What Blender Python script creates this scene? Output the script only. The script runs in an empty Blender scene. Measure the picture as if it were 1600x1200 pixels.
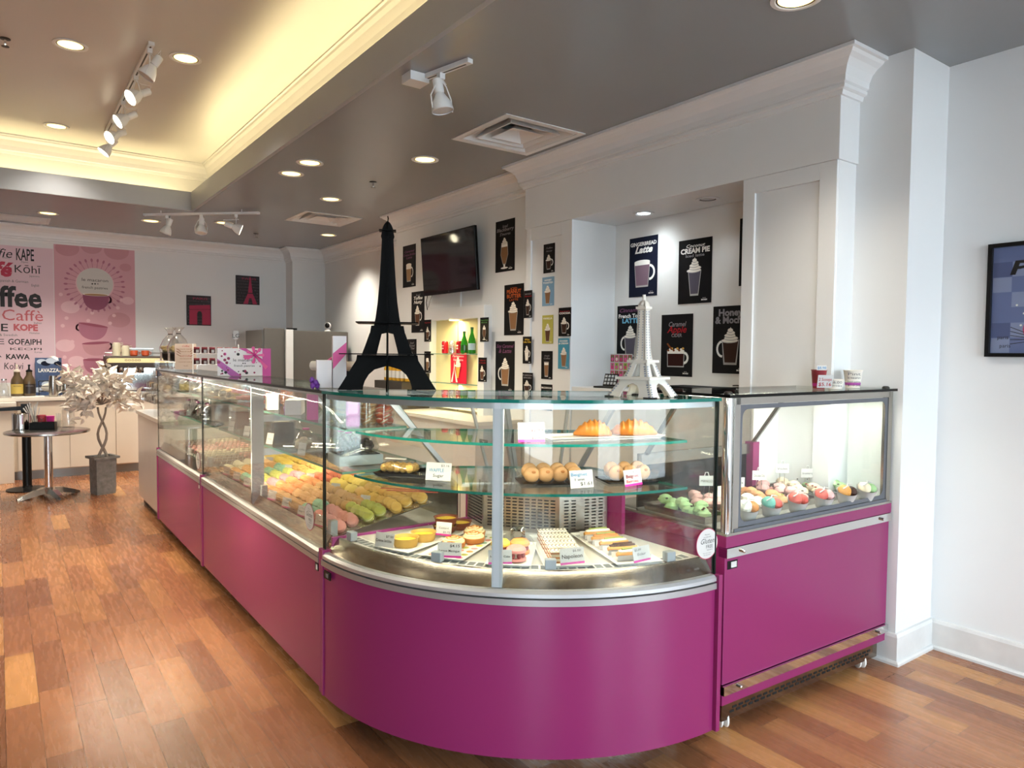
import bpy, math, random
from mathutils import Vector, Matrix
random.seed(7)
D = bpy.data; S = bpy.context.scene; COL = S.collection
PI = math.pi
# ---------------------------------------------------------------- camera, world, sun, exposure
F_PX = 1106.638; YAW, PITCH, ROLL, EYE = .628105883, -.0427810475, .00920709862, 1.5
def _axes():
    cy, sy, cp, sp = math.cos(YAW), math.sin(YAW), math.cos(PITCH), math.sin(PITCH)
    f = Vector((sy*cp, cy*cp, sp)); r = Vector((cy, -sy, 0)); u = r.cross(f)
    return math.cos(ROLL)*r+math.sin(ROLL)*u, -math.sin(ROLL)*r+math.cos(ROLL)*u, f
RV, UV, FV = _axes()
cd = D.cameras.new('camera'); cam = D.objects.new('camera', cd); COL.objects.link(cam)
cd.sensor_width = 36; cd.lens = F_PX/1600*36; cd.clip_start = .02; cd.clip_end = 200
cam.matrix_world = Matrix(((RV.x, UV.x, -FV.x, 0), (RV.y, UV.y, -FV.y, 0), (RV.z, UV.z, -FV.z, EYE), (0, 0, 0, 1)))
S.camera = cam
def at(px, py, x=None, y=None, z=None):
    "the point of the room seen at a pixel of the 1600x1200 frame, on the plane x=, y= or z="
    d = RV*((px-800)/F_PX)-UV*((py-600)/F_PX)+FV
    t = x/d.x if x is not None else y/d.y if y is not None else (z-EYE)/d.z
    return Vector((d.x*t, d.y*t, EYE+d.z*t))
S.view_settings.view_transform = 'Standard'; S.view_settings.look = 'None'
S.view_settings.gamma = 1; S.view_settings.use_curve_mapping = False
S.view_settings.exposure = 0.68
cy_ = S.cycles
cy_.use_denoising = True; cy_.max_bounces = 8; cy_.diffuse_bounces = 4; cy_.glossy_bounces = 4
cy_.transmission_bounces = 6; cy_.transparent_max_bounces = 32; cy_.caustics_reflective = False; cy_.caustics_refractive = False
cy_.sample_clamp_indirect = 4; cy_.blur_glossy = .6
W = D.worlds.new('sky'); S.world = W; W.use_nodes = True
_n = W.node_tree.nodes; _l = W.node_tree.links
_bg = _n['Background']; _bg.inputs['Strength'].default_value = 13.5
_sky = _n.new('ShaderNodeTexSky'); _sky.sky_type = 'PREETHAM'; _sky.turbidity = 5; _sky.sun_direction = (-.3, .6, .74)
_mx = _n.new('ShaderNodeMix'); _mx.data_type = 'RGBA'; _mx.inputs['Factor'].default_value = .2
_mx.inputs['A'].default_value = (.76, .89, 1.0, 1); _l.new(_sky.outputs[0], _mx.inputs['B']); _l.new(_mx.outputs['Result'], _bg.inputs['Color'])
def lamp(name, kind, loc, energy, color=(1, 1, 1), aim=None, size=None, size_y=None, spot=None, blend=.5, radius=None, portal=False):
    d = D.lights.new(name, kind); o = D.objects.new(name, d); COL.objects.link(o); o.location = loc
    d.energy = energy; d.color = color
    if aim is not None: o.rotation_euler = (Vector(aim)-Vector(loc)).to_track_quat('-Z', 'Y').to_euler()
    if size: d.shape = 'RECTANGLE'; d.size = size; d.size_y = size_y
    if spot: d.spot_size = spot; d.spot_blend = blend
    if radius is not None: d.shadow_soft_size = radius
    if portal: d.cycles.is_portal = True
    return o
sun = lamp('sun', 'SUN', (4, -8, 6), 1.2, (1, .95, .88), aim=(2.9, -4, 1.6)); sun.data.angle = .03
WINS = ((-2.9, -1.1), (.78, 1.72), (2.15, 3.65))  # leftmost opening is an added window, brightening the boxed wall and screen wall
for wa, wb in WINS:
    lamp('window_portal', 'AREA', ((wa+wb)/2, -2.5, 1.45), 1, aim=((wa+wb)/2, 5, 1.45), size=wb-wa, size_y=2.55, portal=True)

# ---------------------------------------------------------------- materials
def lin(h):
    h = h.lstrip('#'); c = [int(h[i:i+2], 16)/255 for i in (0, 2, 4)]
    return tuple(v/12.92 if v <= .04045 else ((v+.055)/1.055)**2.4 for v in c)
_mats = {}
def mat(name, hexc=None, rough=.5, metal=0., var=.06, scale=8., emit=0., alpha=1., coat=0., trans=0., bump=0., spec=.5):
    "a noise-varied principled material, made once and looked up by name afterwards"
    if name in _mats: return _mats[name]
    m = D.materials.new(name); m.use_nodes = True; _mats[name] = m
    n, l = m.node_tree.nodes, m.node_tree.links; b = n['Principled BSDF']
    c = lin(hexc)
    tc = n.new('ShaderNodeTexCoord'); nz = n.new('ShaderNodeTexNoise'); nz.inputs['Scale'].default_value = scale; nz.inputs['Detail'].default_value = 3
    l.new(tc.outputs['Object'], nz.inputs['Vector'])
    mx = n.new('ShaderNodeMix'); mx.data_type = 'RGBA'
    mx.inputs['A'].default_value = (*[v*(1-var) for v in c], 1); mx.inputs['B'].default_value = (*[min(1, v*(1+var)) for v in c], 1)
    l.new(nz.outputs['Fac'], mx.inputs['Factor']); l.new(mx.outputs['Result'], b.inputs['Base Color'])
    b.inputs['Roughness'].default_value = rough; b.inputs['Metallic'].default_value = metal
    b.inputs['Specular IOR Level'].default_value = spec
    if coat: b.inputs['Coat Weight'].default_value = coat; b.inputs['Coat Roughness'].default_value = .08
    if trans: b.inputs['Transmission Weight'].default_value = trans; b.inputs['IOR'].default_value = 1.2
    if alpha < 1: b.inputs['Alpha'].default_value = alpha
    if emit: l.new(mx.outputs['Result'], b.inputs['Emission Color']); b.inputs['Emission Strength'].default_value = emit
    if bump:
        bp = n.new('ShaderNodeBump'); bp.inputs['Strength'].default_value = bump; bp.inputs['Distance'].default_value = .01
        l.new(nz.outputs['Fac'], bp.inputs['Height']); l.new(bp.outputs[0], b.inputs['Normal'])
    return m
def glass_mat(name, tint, base=.04, amount=1., rough=.0):
    "a clear sheet: straight-through light with a mirror share that grows at grazing angles"
    if name in _mats: return _mats[name]
    m = D.materials.new(name); m.use_nodes = True; _mats[name] = m
    n, l = m.node_tree.nodes, m.node_tree.links; n.remove(n['Principled BSDF'])
    t = n.new('ShaderNodeBsdfTransparent'); t.inputs[0].default_value = (*tint, 1)
    g = n.new('ShaderNodeBsdfGlossy'); g.inputs['Roughness'].default_value = rough
    lw = n.new('ShaderNodeLayerWeight'); p = n.new('ShaderNodeMath'); p.operation = 'POWER'; p.inputs[1].default_value = 4.5
    l.new(lw.outputs['Facing'], p.inputs[0])
    a = n.new('ShaderNodeMath'); a.operation = 'MULTIPLY_ADD'; a.inputs[1].default_value = .8*amount; a.inputs[2].default_value = base
    l.new(p.outputs[0], a.inputs[0]); mix = n.new('ShaderNodeMixShader')
    l.new(a.outputs[0], mix.inputs[0]); l.new(t.outputs[0], mix.inputs[1]); l.new(g.outputs[0], mix.inputs[2])
    l.new(mix.outputs[0], n['Material Output'].inputs[0])
    return m
glass_mat('clear glass', (.985, .995, .985)); glass_mat('shelf glass', (.955, .985, .965), .05); glass_mat('cellophane', (.95, .95, .95), .16, 1., .12)
glass_mat('top glass', (.90, .965, .94), .06); glass_mat('acrylic', (.97, .97, .97), .02); glass_mat('misted glass', (.97, .985, .97), .05)
mat('wall white', 'e0e2e3', .55, var=.03, scale=2); mat('trim white', 'e3e5e6', .38, var=.02); mat('niche white', 'e2e1de', .45, var=.02)
mat('ceiling taupe', '8c8f93', .26, var=.05, scale=1.2); mat('tray paint', 'c9c7c2', .35, var=.04, scale=1.5); mat('fascia paint', '9da1a8', .4, var=.03)
mat('magenta', '85275c', .27, var=.02, scale=1.5, coat=.05, spec=.4); mat('magenta edge', '9c3580', .3)
mat('steel', 'b9b6b0', .22, 1., .08, 4); mat('brushed steel', 'b9b5ad', .26, 1., .12, 14); mat('band steel', '8d8981', .24, 1., .12, 14); mat('dark steel', '5f5b53', .3, 1., .12, 10); mat('pale steel', 'd4d1ca', .42, .35, .05, 10); mat('chrome', 'dedede', .07, 1., .02)
mat('aluminium', 'c3c6ca', .4, .7, .04); mat('rail grey', 'a7a5a6', .38, .6, .04); mat('wall taupe', '857c74', .6, var=.03); mat('grey metal', 'b3b9bd', .45, .1); mat('dark metal', '35332f', .4, .6); mat('vent steel', '8a8177', .16, 1., .05); mat('border grey', '5a5d64', .4); mat('well grey', '8b8a86', .5); mat('black', '0b0b0c', .4, var=.2, spec=.25)
mat('gloss black', '060607', .25, var=.1, spec=.2); mat('void', '050505', .9); mat('dark glass edge', '071310', .3, spec=.2); mat('teal edge', '0f6a5e', .12, var=.15, scale=20)
mat('pale edge', '6fa392', .15, var=.1); mat('white plastic', 'eceae6', .3); mat('paper', 'c9c7c4', .7, var=.02); mat('grey plastic', '9aa3a8', .4)
mat('ink', '1c1a1c', .6); mat('ink grey', '6d6a6c', .6); mat('ink red', 'a3224a', .6); mat('ink blue', '4a86b0', .6)
mat('led', 'fff0cf', emit=14, var=0); mat('lamp face', 'fff3d2', emit=9, var=0); mat('lamp warm', 'ffdf8e', emit=2.2, var=.0)
mat('lamp cool', 'f2fbff', emit=8, var=0)

# ---------------------------------------------------------------- mesh building
class B:
    "collects shapes and links them as ONE mesh object"
    def __init__(s, T=None): s.v = []; s.f = []; s.m = []; s.sm = []; s.mats = []; s.T = T or Matrix()
    def add(s, vs, fs, m, smooth=False, T=None):
        o = len(s.v); t = s.T @ T if T is not None else s.T
        s.v += [tuple(t @ Vector(p)) for p in vs]
        if m not in s.mats: s.mats.append(m)
        k = s.mats.index(m)
        for f in fs: s.f.append([i+o for i in f]); s.m.append(k); s.sm.append(smooth)
        return s
    def box(s, c, d, m, rz=0, T=None):
        x, y, z = d[0]/2, d[1]/2, d[2]/2
        vs = [(a*x, b*y, e*z) for e in (-1, 1) for b in (-1, 1) for a in (-1, 1)]
        t = Matrix.Translation(c) @ Matrix.Rotation(rz, 4, 'Z')
        if T is not None: t = T @ t
        return s.add(vs, [(0, 2, 3, 1), (4, 5, 7, 6), (0, 1, 5, 4), (2, 6, 7, 3), (0, 4, 6, 2), (1, 3, 7, 5)], m, False, t)
    def bx(s, x0, x1, y0, y1, z0, z1, m): return s.box(((x0+x1)/2, (y0+y1)/2, (z0+z1)/2), (abs(x1-x0), abs(y1-y0), abs(z1-z0)), m)
    def prism(s, poly, z0, z1, m, T=None, side=None, smooth=False):
        n = len(poly); vs = [(p[0], p[1], z0) for p in poly]+[(p[0], p[1], z1) for p in poly]
        s.add(vs, [tuple(range(n-1, -1, -1)), tuple(range(n, 2*n))], m, False, T)
        return s.add(vs, [(i, (i+1) % n, n+(i+1) % n, n+i) for i in range(n)], side or m, smooth, T)
    def flat(s, poly, m, w=0., T=None): return s.add([(p[0], p[1], w) for p in poly], [tuple(range(len(poly)))], m, False, T)
    def disc(s, cx, cy, rx, ry, m, w=0., n=20, T=None): return s.flat([(cx+rx*math.cos(2*PI*i/n), cy+ry*math.sin(2*PI*i/n)) for i in range(n)], m, w, T)
    def rings(s, rs, m, smooth=True, caps=(True, True), T=None, closed=True):
        n = len(rs[0]); vs = [p for r in rs for p in r]; fs = []
        for i in range(len(rs)-1):
            for j in range(n if closed else n-1): fs.append((i*n+j, i*n+(j+1) % n, (i+1)*n+(j+1) % n, (i+1)*n+j))
        if caps[0]: fs.append(tuple(range(n-1, -1, -1)))
        if caps[1]: fs.append(tuple(range((len(rs)-1)*n, len(rs)*n)))
        return s.add(vs, fs, m, smooth, T)
    def lathe(s, prof, m, c=(0, 0, 0), n=20, smooth=True, T=None, caps=(True, True), sx=1, sy=1):
        return s.rings([[(c[0]+r*sx*math.cos(2*PI*j/n), c[1]+r*sy*math.sin(2*PI*j/n), c[2]+z) for j in range(n)] for r, z in prof], m, smooth, caps, T)
    def tube(s, path, r, m, n=8, T=None, caps=(True, True)):
        P = [Vector(p) for p in path]; rs = []; up = None
        for i, p in enumerate(P):
            d = (P[min(i+1, len(P)-1)]-P[max(i-1, 0)]).normalized()
            if up is None: up = d.orthogonal().normalized()
            up = (up-d*up.dot(d)).normalized(); q = d.cross(up); rr = r[i] if isinstance(r, (list, tuple)) else r
            rs.append([tuple(p+(up*math.cos(2*PI*j/n)+q*math.sin(2*PI*j/n))*rr) for j in range(n)])
        return s.rings(rs, m, True, caps, T)
    def ball(s, c, r, m, nu=14, nv=8, T=None, jit=0.):
        if not isinstance(r, (tuple, list)): r = (r, r, r)
        rs = []
        for i in range(nv+1):
            a = -PI/2+PI*i/nv; k = max(math.cos(a), .02)
            rs.append([(c[0]+r[0]*k*math.cos(2*PI*j/nu)*(1+random.uniform(-jit, jit)), c[1]+r[1]*k*math.sin(2*PI*j/nu)*(1+random.uniform(-jit, jit)), c[2]+r[2]*math.sin(a)*(1+random.uniform(-jit, jit))) for j in range(nu)])
        return s.rings(rs, m, True, (True, True), T)
    def arc(s, prof, c, a0, a1, n, m, smooth=True):
        "a closed (radius, z) profile swept round a vertical axis from a0 to a1"
        rs = [[(c[0]+r*math.cos(a0+(a1-a0)*i/n), c[1]+r*math.sin(a0+(a1-a0)*i/n), z) for r, z in prof] for i in range(n+1)]
        return s.rings(rs, m, smooth)
    def sweep(s, path, prof, m, side=1, closed=False):
        "a closed (offset, z) profile swept along a plan polyline with mitred corners"
        P = [Vector(p) for p in path]; rs = []; n = len(P)
        for i in range(n):
            a = (P[i]-P[i-1]).normalized() if (i or closed) else None; b = (P[(i+1) % n]-P[i]).normalized() if (i < n-1 or closed) else None
            na = Vector((-a.y, a.x))*side if a is not None else None; nb = Vector((-b.y, b.x))*side if b is not None else None
            k = nb if na is None else na if nb is None else (na+nb)/(1+na.dot(nb))
            rs.append([(P[i].x+k.x*d, P[i].y+k.y*d, z) for d, z in prof])
        if closed: rs.append(rs[0])
        return s.rings(rs, m, False, (not closed, not closed))
    def text(s, txt, m, x, y, w=0., h=.02, width=None, T=None, align='CENTER', shear=0., bold=0., rot=0.):
        "flat lettering: cap height h (or fitted to width), anchored at x, y"
        c = D.curves.new('t', 'FONT'); c.body = txt; c.align_x = align; c.shear = shear; c.offset = bold; c.resolution_u = 2
        o = D.objects.new('t', c); COL.objects.link(o); dg = bpy.context.evaluated_depsgraph_get(); dg.update()
        me = D.meshes.new_from_object(o.evaluated_get(dg)); k = h/.73
        if len(me.vertices):
            xs = [p.co.x for p in me.vertices]; kx = k if width is None else width/max(max(xs)-min(xs), 1e-4)
            t = Matrix.Translation((x, y, w)) @ Matrix.Rotation(rot, 4, 'Z') @ Matrix.Diagonal((kx, k, 1, 1))
            s.add([tuple(p.co) for p in me.vertices], [tuple(f.vertices) for f in me.polygons], m, False, T @ t if T is not None else t)
        D.objects.remove(o); D.curves.remove(c); D.meshes.remove(me)
        return s
    def build(s, name, parent=None, loc=None, rz=0., label=None, cat=None, group=None, kind=None, bevel=0., angle=35):
        me = D.meshes.new(name); me.from_pydata(s.v, [], s.f)
        for k in s.mats: me.materials.append(_mats[k])
        me.polygons.foreach_set('material_index', s.m); me.polygons.foreach_set('use_smooth', s.sm)
        me.update()
        if any(s.sm): me.set_sharp_from_angle(angle=math.radians(angle))
        o = D.objects.new(name, me); COL.objects.link(o)
        if parent: o.parent = parent
        if loc is not None: o.location = loc
        if rz: o.rotation_euler = (0, 0, rz)
        if bevel:
            b = o.modifiers.new('edge', 'BEVEL'); b.width = bevel; b.segments = 2; b.limit_method = 'ANGLE'
        return tag(o, label, cat, group, kind)
def tag(o, label=None, cat=None, group=None, kind=None):
    for k, v in (('label', label), ('category', cat), ('group', group), ('kind', kind)):
        if v: o[k] = v
    return o
def thing(name, label, cat, loc=(0, 0, 0), rz=0., group=None):
    o = D.objects.new(name, None); COL.objects.link(o); o.location = loc; o.rotation_euler = (0, 0, rz); o.empty_display_size = .05
    return tag(o, label, cat, group)
def dup(root, loc=None, rz=None, label=None, group=None):
    "a copy of a thing with copies of its parts and sub-parts"
    def cp(o, par):
        c = o.copy(); COL.objects.link(c); c.parent = par
        for ch in [q for q in KIDS.get(o.name, [])]: cp(ch, c)
        return c
    if root.name not in KIDS:
        def reg(o): KIDS[o.name] = list(o.children); [reg(q) for q in o.children]
        reg(root)
    r = cp(root, None)
    if loc is not None: r.location = loc
    if rz is not None: r.rotation_euler = (0, 0, rz)
    return tag(r, label, None, group)
KIDS = {}
ORD = 'first second third fourth fifth sixth seventh eighth ninth tenth eleventh twelfth thirteenth fourteenth fifteenth sixteenth seventeenth eighteenth nineteenth twentieth'.split()
def ordn(i):
    return ORD[i] if i < 20 else ('twenty-' if i < 29 else 'thirty-' if i < 39 else 'forty-')+ORD[(i-20) % 10] if (i+1) % 10 else {30: 'thirtieth', 40: 'fortieth', 50: 'fiftieth'}[i+1]
# ================================================================ THE SETTING
CZ = 2.96
def floor_mat():
    m = D.materials.new('plank floor'); m.use_nodes = True; _mats['plank floor'] = m
    n, l = m.node_tree.nodes, m.node_tree.links; b = n['Principled BSDF']
    def N(t, **k):
        q = n.new(t)
        for a, v in k.items(): setattr(q, a, v)
        return q
    def mth(op, a, b2=None, c=None):
        q = N('ShaderNodeMath', operation=op)
        for i, v in enumerate((a, b2, c)):
            if v is None: continue
            if isinstance(v, (int, float)): q.inputs[i].default_value = v
            else: l.new(v, q.inputs[i])
        return q.outputs[0]
    tc = N('ShaderNodeTexCoord'); sp = N('ShaderNodeSeparateXYZ'); l.new(tc.outputs['Object'], sp.inputs[0])
    u = mth('DIVIDE', sp.outputs['X'], .118); row = mth('FLOOR', u); fu = mth('FRACT', u)
    wn = N('ShaderNodeTexWhiteNoise', noise_dimensions='1D'); l.new(row, wn.inputs['W'])
    v = mth('ADD', mth('DIVIDE', sp.outputs['Y'], .62), mth('MULTIPLY', wn.outputs['Value'], 7.3)); seg = mth('FLOOR', v); fv = mth('FRACT', v)
    cb = N('ShaderNodeCombineXYZ'); l.new(row, cb.inputs[0]); l.new(seg, cb.inputs[1])
    w2 = N('ShaderNodeTexWhiteNoise', noise_dimensions='2D'); l.new(cb.outputs[0], w2.inputs['Vector'])
    cr = N('ShaderNodeValToRGB'); e = cr.color_ramp.elements
    e[0].position = 0; e[0].color = (*lin('73482e'), 1); e[1].position = 1; e[1].color = (*lin('b5824f'), 1)
    for p, c in ((.25, '865538'), (.6, '93603e'), (.9, 'a16e47')):
        q = cr.color_ramp.elements.new(p); q.color = (*lin(c), 1)
    l.new(w2.outputs['Value'], cr.inputs[0])
    mp = N('ShaderNodeMapping'); mp.inputs['Scale'].default_value = (30, 3.0, 1); l.new(tc.outputs['Object'], mp.inputs[0])
    ad = N('ShaderNodeVectorMath', operation='ADD'); l.new(mp.outputs[0], ad.inputs[0])
    sc = N('ShaderNodeVectorMath', operation='SCALE'); l.new(cb.outputs[0], sc.inputs[0]); sc.inputs['Scale'].default_value = 3.7; l.new(sc.outputs[0], ad.inputs[1])
    nz = N('ShaderNodeTexNoise'); nz.inputs['Scale'].default_value = 1.6; nz.inputs['Detail'].default_value = 6; nz.inputs['Distortion'].default_value = .6; l.new(ad.outputs[0], nz.inputs['Vector'])
    g = mth('MULTIPLY_ADD', nz.outputs['Fac'], .3, .85)
    mu = N('ShaderNodeVectorMath', operation='SCALE'); l.new(cr.outputs[0], mu.inputs[0]); l.new(g, mu.inputs['Scale'])
    gap = mth('MINIMUM', mth('MULTIPLY', mth('MINIMUM', fu, mth('SUBTRACT', 1., fu)), .118), mth('MULTIPLY', mth('MINIMUM', fv, mth('SUBTRACT', 1., fv)), .62))
    k = mth('GREATER_THAN', gap, .0011)
    k2 = mth('MULTIPLY_ADD', k, .65, .35)
    m2 = N('ShaderNodeVectorMath', operation='SCALE'); l.new(mu.outputs[0], m2.inputs[0]); l.new(k2, m2.inputs['Scale'])
    l.new(m2.outputs[0], b.inputs['Base Color'])
    l.new(mth('MULTIPLY_ADD', nz.outputs['Fac'], .14, .2), b.inputs['Roughness'])
    bp = N('ShaderNodeBump'); bp.inputs['Strength'].default_value = .35; bp.inputs['Distance'].default_value = .002
    l.new(mth('MULTIPLY_ADD', nz.outputs['Fac'], .12, k), bp.inputs['Height']); l.new(bp.outputs[0], b.inputs['Normal'])
floor_mat()
def struct(b, name, **k): return b.build(name, kind='structure', **k)
struct(B().bx(-4.3, 4.2, -2.6, 10.6, -.1, 0, 'plank floor'), 'floor')
mat('pavement', 'a8a5a0', .8, var=.1, scale=.6)
struct(B().bx(-14, 14, -22, -2.75, -.2, -.05, 'pavement'), 'pavement')
# main ceiling with the tray opening
TX0, TX1, TY0, TY1 = -2.7, 1.66, 1.1, 8.0
c = B(); VENTS = ((2.85, 3.888), (2.925, 7.58)); HV = .29
def cell(a): c.bx(*a, CZ, CZ+.04, 'ceiling taupe')
for a in ((-4.3, TX0-.02, -2.6, 10.6), (TX0-.02, TX1+.02, TY1+.02, 10.6), (TX0-.02, TX1+.02, -2.6, TY0-.02)): cell(a)
yb = -2.6
for vx, vy in VENTS:
    cell((TX1+.02, 4.3, yb, vy-HV)); cell((TX1+.02, vx-HV, vy-HV, vy+HV)); cell((vx+HV, 4.3, vy-HV, vy+HV)); yb = vy+HV
cell((TX1+.02, 4.3, yb, 10.6))
struct(c, 'ceiling')
# tray: fascia lip, hidden ledge, wall and raised ceiling
TZ = 3.5; o_ = .24
ring = [(TX0, TY0), (TX1, TY0), (TX1, TY1), (TX0, TY1)]
struct(B().sweep(ring, [(0, CZ-.002), (.03, CZ-.002), (.03, 3.15), (0, 3.15)], 'fascia paint', side=-1, closed=True), 'trim_1')
struct(B().sweep(ring, [(.03, 3.03), (o_, 3.03), (o_, 3.06), (.03, 3.06)], 'fascia paint', side=-1, closed=True), 'trim_2')
t = B().sweep(ring, [(o_, 3.03), (o_+.05, 3.03), (o_+.05, TZ+.05), (o_, TZ+.05)], 'tray paint', side=-1, closed=True)
t.bx(TX0-.3, TX1+.3, TY0-.3, TY1+.3, TZ, TZ+.04, 'tray paint'); struct(t, 'ceiling_tray')
crown_t = [(o_, TZ-.17), (o_-.015, TZ-.17), (o_-.02, TZ-.145), (o_-.03, TZ-.14), (o_-.035, TZ-.10), (o_-.055, TZ-.05), (o_-.075, TZ-.03), (o_-.08, TZ-.015), (o_-.095, TZ-.012), (o_-.095, TZ+.001), (o_, TZ+.001)]
struct(B().sweep(ring, crown_t, 'tray paint', side=-1, closed=True), 'trim_3')
# cove lamps lying on the ledge
cw = (1., .80, .42)
for (x, y, ax, L) in ((TX1+.12, 4.6, 'y', 6.6), (-.5, TY1+.12, 'x', 4.2), (TX0-.12, 4.6, 'y', 6.6), (-.5, TY0-.12, 'x', 4.2)):
    q = lamp('cove_lamp', 'AREA', (x, y, 3.075), 19*L/6.6, cw, aim=(x, y, 4), size=L if ax == 'x' else .05, size_y=.05 if ax == 'x' else L)
# walls
FY = 10.25
wl = B()
wl.bx(3.9, 4.0, -2.6, 1.65, 0, CZ, 'wall white'); struct(wl, 'wall_right')
struct(B().bx(3.528, 4.0, 1.65, 2.0, 0, CZ, 'wall white'), 'wall_column')
NX, NY0, NY1, NZ0, NZ1, BX = 3.79, 2.46, 3.905, 1.265, 2.47, 3.35
n = B()   # the boxed surround with its deep niche
n.bx(BX, 3.95, 1.905, 4.46, NZ1, CZ, 'trim white')
n.bx(BX+.02, 3.95, 1.915, NY0, 0, NZ1, 'trim white'); n.bx(BX+.02, 3.95, NY1, 4.45, 0, NZ1, 'trim white')
n.bx(BX+.02, 3.95, NY0, NY1, 0, NZ0, 'trim white'); n.bx(NX, 3.95, NY0, NY1, NZ0, NZ1, 'niche white')
struct(n, 'wall_niche', bevel=.003)
def inset(y0, y1, z0, z1, name):   # a frame round a sunk door panel
    x = BX+.006; q = B()
    e0, e1 = (1.917, NY0) if y1 < 3 else (NY1, 4.448)
    for a in ((e0, y0, .05, NZ1-.001), (y1, e1, .05, NZ1-.001), (y0, y1, z1, NZ1-.001), (y0, y1, .05, z0)): q.bx(x, x+.016, a[0], a[1], a[2], a[3], 'trim white')
    struct(q, name, bevel=.002)
inset(2.01, 2.385, .25, 2.385, 'trim_4'); inset(4.02, 4.39, .25, 2.375, 'trim_5')
struct(B().bx(3.48, 3.95, 4.46, 6.92, 0, CZ, 'wall white'), 'wall_screen')
struct(B().bx(3.87, 3.97, 6.92, 10.35, 0, CZ, 'wall white'), 'wall_recess')
struct(B().bx(-4.3, 3.97, FY, FY+.1, 0, CZ, 'wall white'), 'wall_back'); struct(B().bx(3.39, 3.87, 9.97, FY, 0, CZ, 'wall white'), 'wall_pilaster')
struct(B().bx(-4.3, -4.2, -2.6, FY, 0, CZ, 'wall taupe'), 'wall_left')
CR = [(0, CZ-.185), (.014, CZ-.185), (.018, CZ-.168), (.018, CZ-.164), (.034, CZ-.158), (.036, CZ-.143), (.030, CZ-.139), (.042, CZ-.132), (.045, CZ-.105), (.06, CZ-.07), (.085, CZ-.045), (.108, CZ-.032), (.118, CZ-.02), (.134, CZ-.018), (.134, CZ-.001), (0, CZ-.001)]
struct(B().sweep([(3.528, 1.905), (BX, 1.905), (BX, 4.46), (3.48, 4.46), (3.48, 6.92), (3.87, 6.92), (3.87, 9.97), (3.39, 9.97), (3.39, FY), (-4.2, FY)], CR, 'trim white', side=1), 'trim_6')
BB = [(0, 0), (.032, 0), (.032, .012), (.026, .02), (.018, .022), (.018, .135), (.012, .15), (0, .152)]
mat('worn white', 'd3d3d2', .5, var=.16, scale=9)
struct(B().sweep([(3.9, -2.6), (3.9, 1.65), (3.528, 1.65), (3.528, 1.9)], BB, 'worn white', side=1), 'baseboard_right')
struct(B().sweep([(-4.2, -2.6), (-4.2, FY), (-.9, FY)], BB, 'worn white', side=-1), 'baseboard_left')
# storefront behind the viewer: openings to the street
wf = B(); zs, zt = .25, 2.72
wf.bx(-4.3, 4.0, -2.65, -2.55, 0, zs, 'wall white').bx(-4.3, 4.0, -2.65, -2.55, zt, CZ, 'wall white')
cols = [(-4.3, -2.9), (-1.1, .78), (1.72, 2.15), (3.65, 4.0)]
for a, b_ in cols: wf.bx(a, b_, -2.65, -2.55, zs, zt, 'wall taupe')
struct(wf, 'wall_front')
for i, (a, b_) in enumerate(WINS):
    w = B(); k = 'dark metal'
    for (x0, x1, z0, z1) in ((a, b_, zs, zs+.05), (a, b_, zt-.05, zt), (a, a+.05, zs, zt), (b_-.05, b_, zs, zt), (a, b_, 2.1, 2.15), ((a+b_)/2-.02, (a+b_)/2+.02, 2.15, zt)): w.bx(x0, x1, -2.63, -2.57, z0, z1, k)
    wo = struct(w, f'window_{i+1}')
    B().bx(a, b_, -2.603, -2.597, zs, zt, 'clear glass').build('pane', wo)
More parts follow.
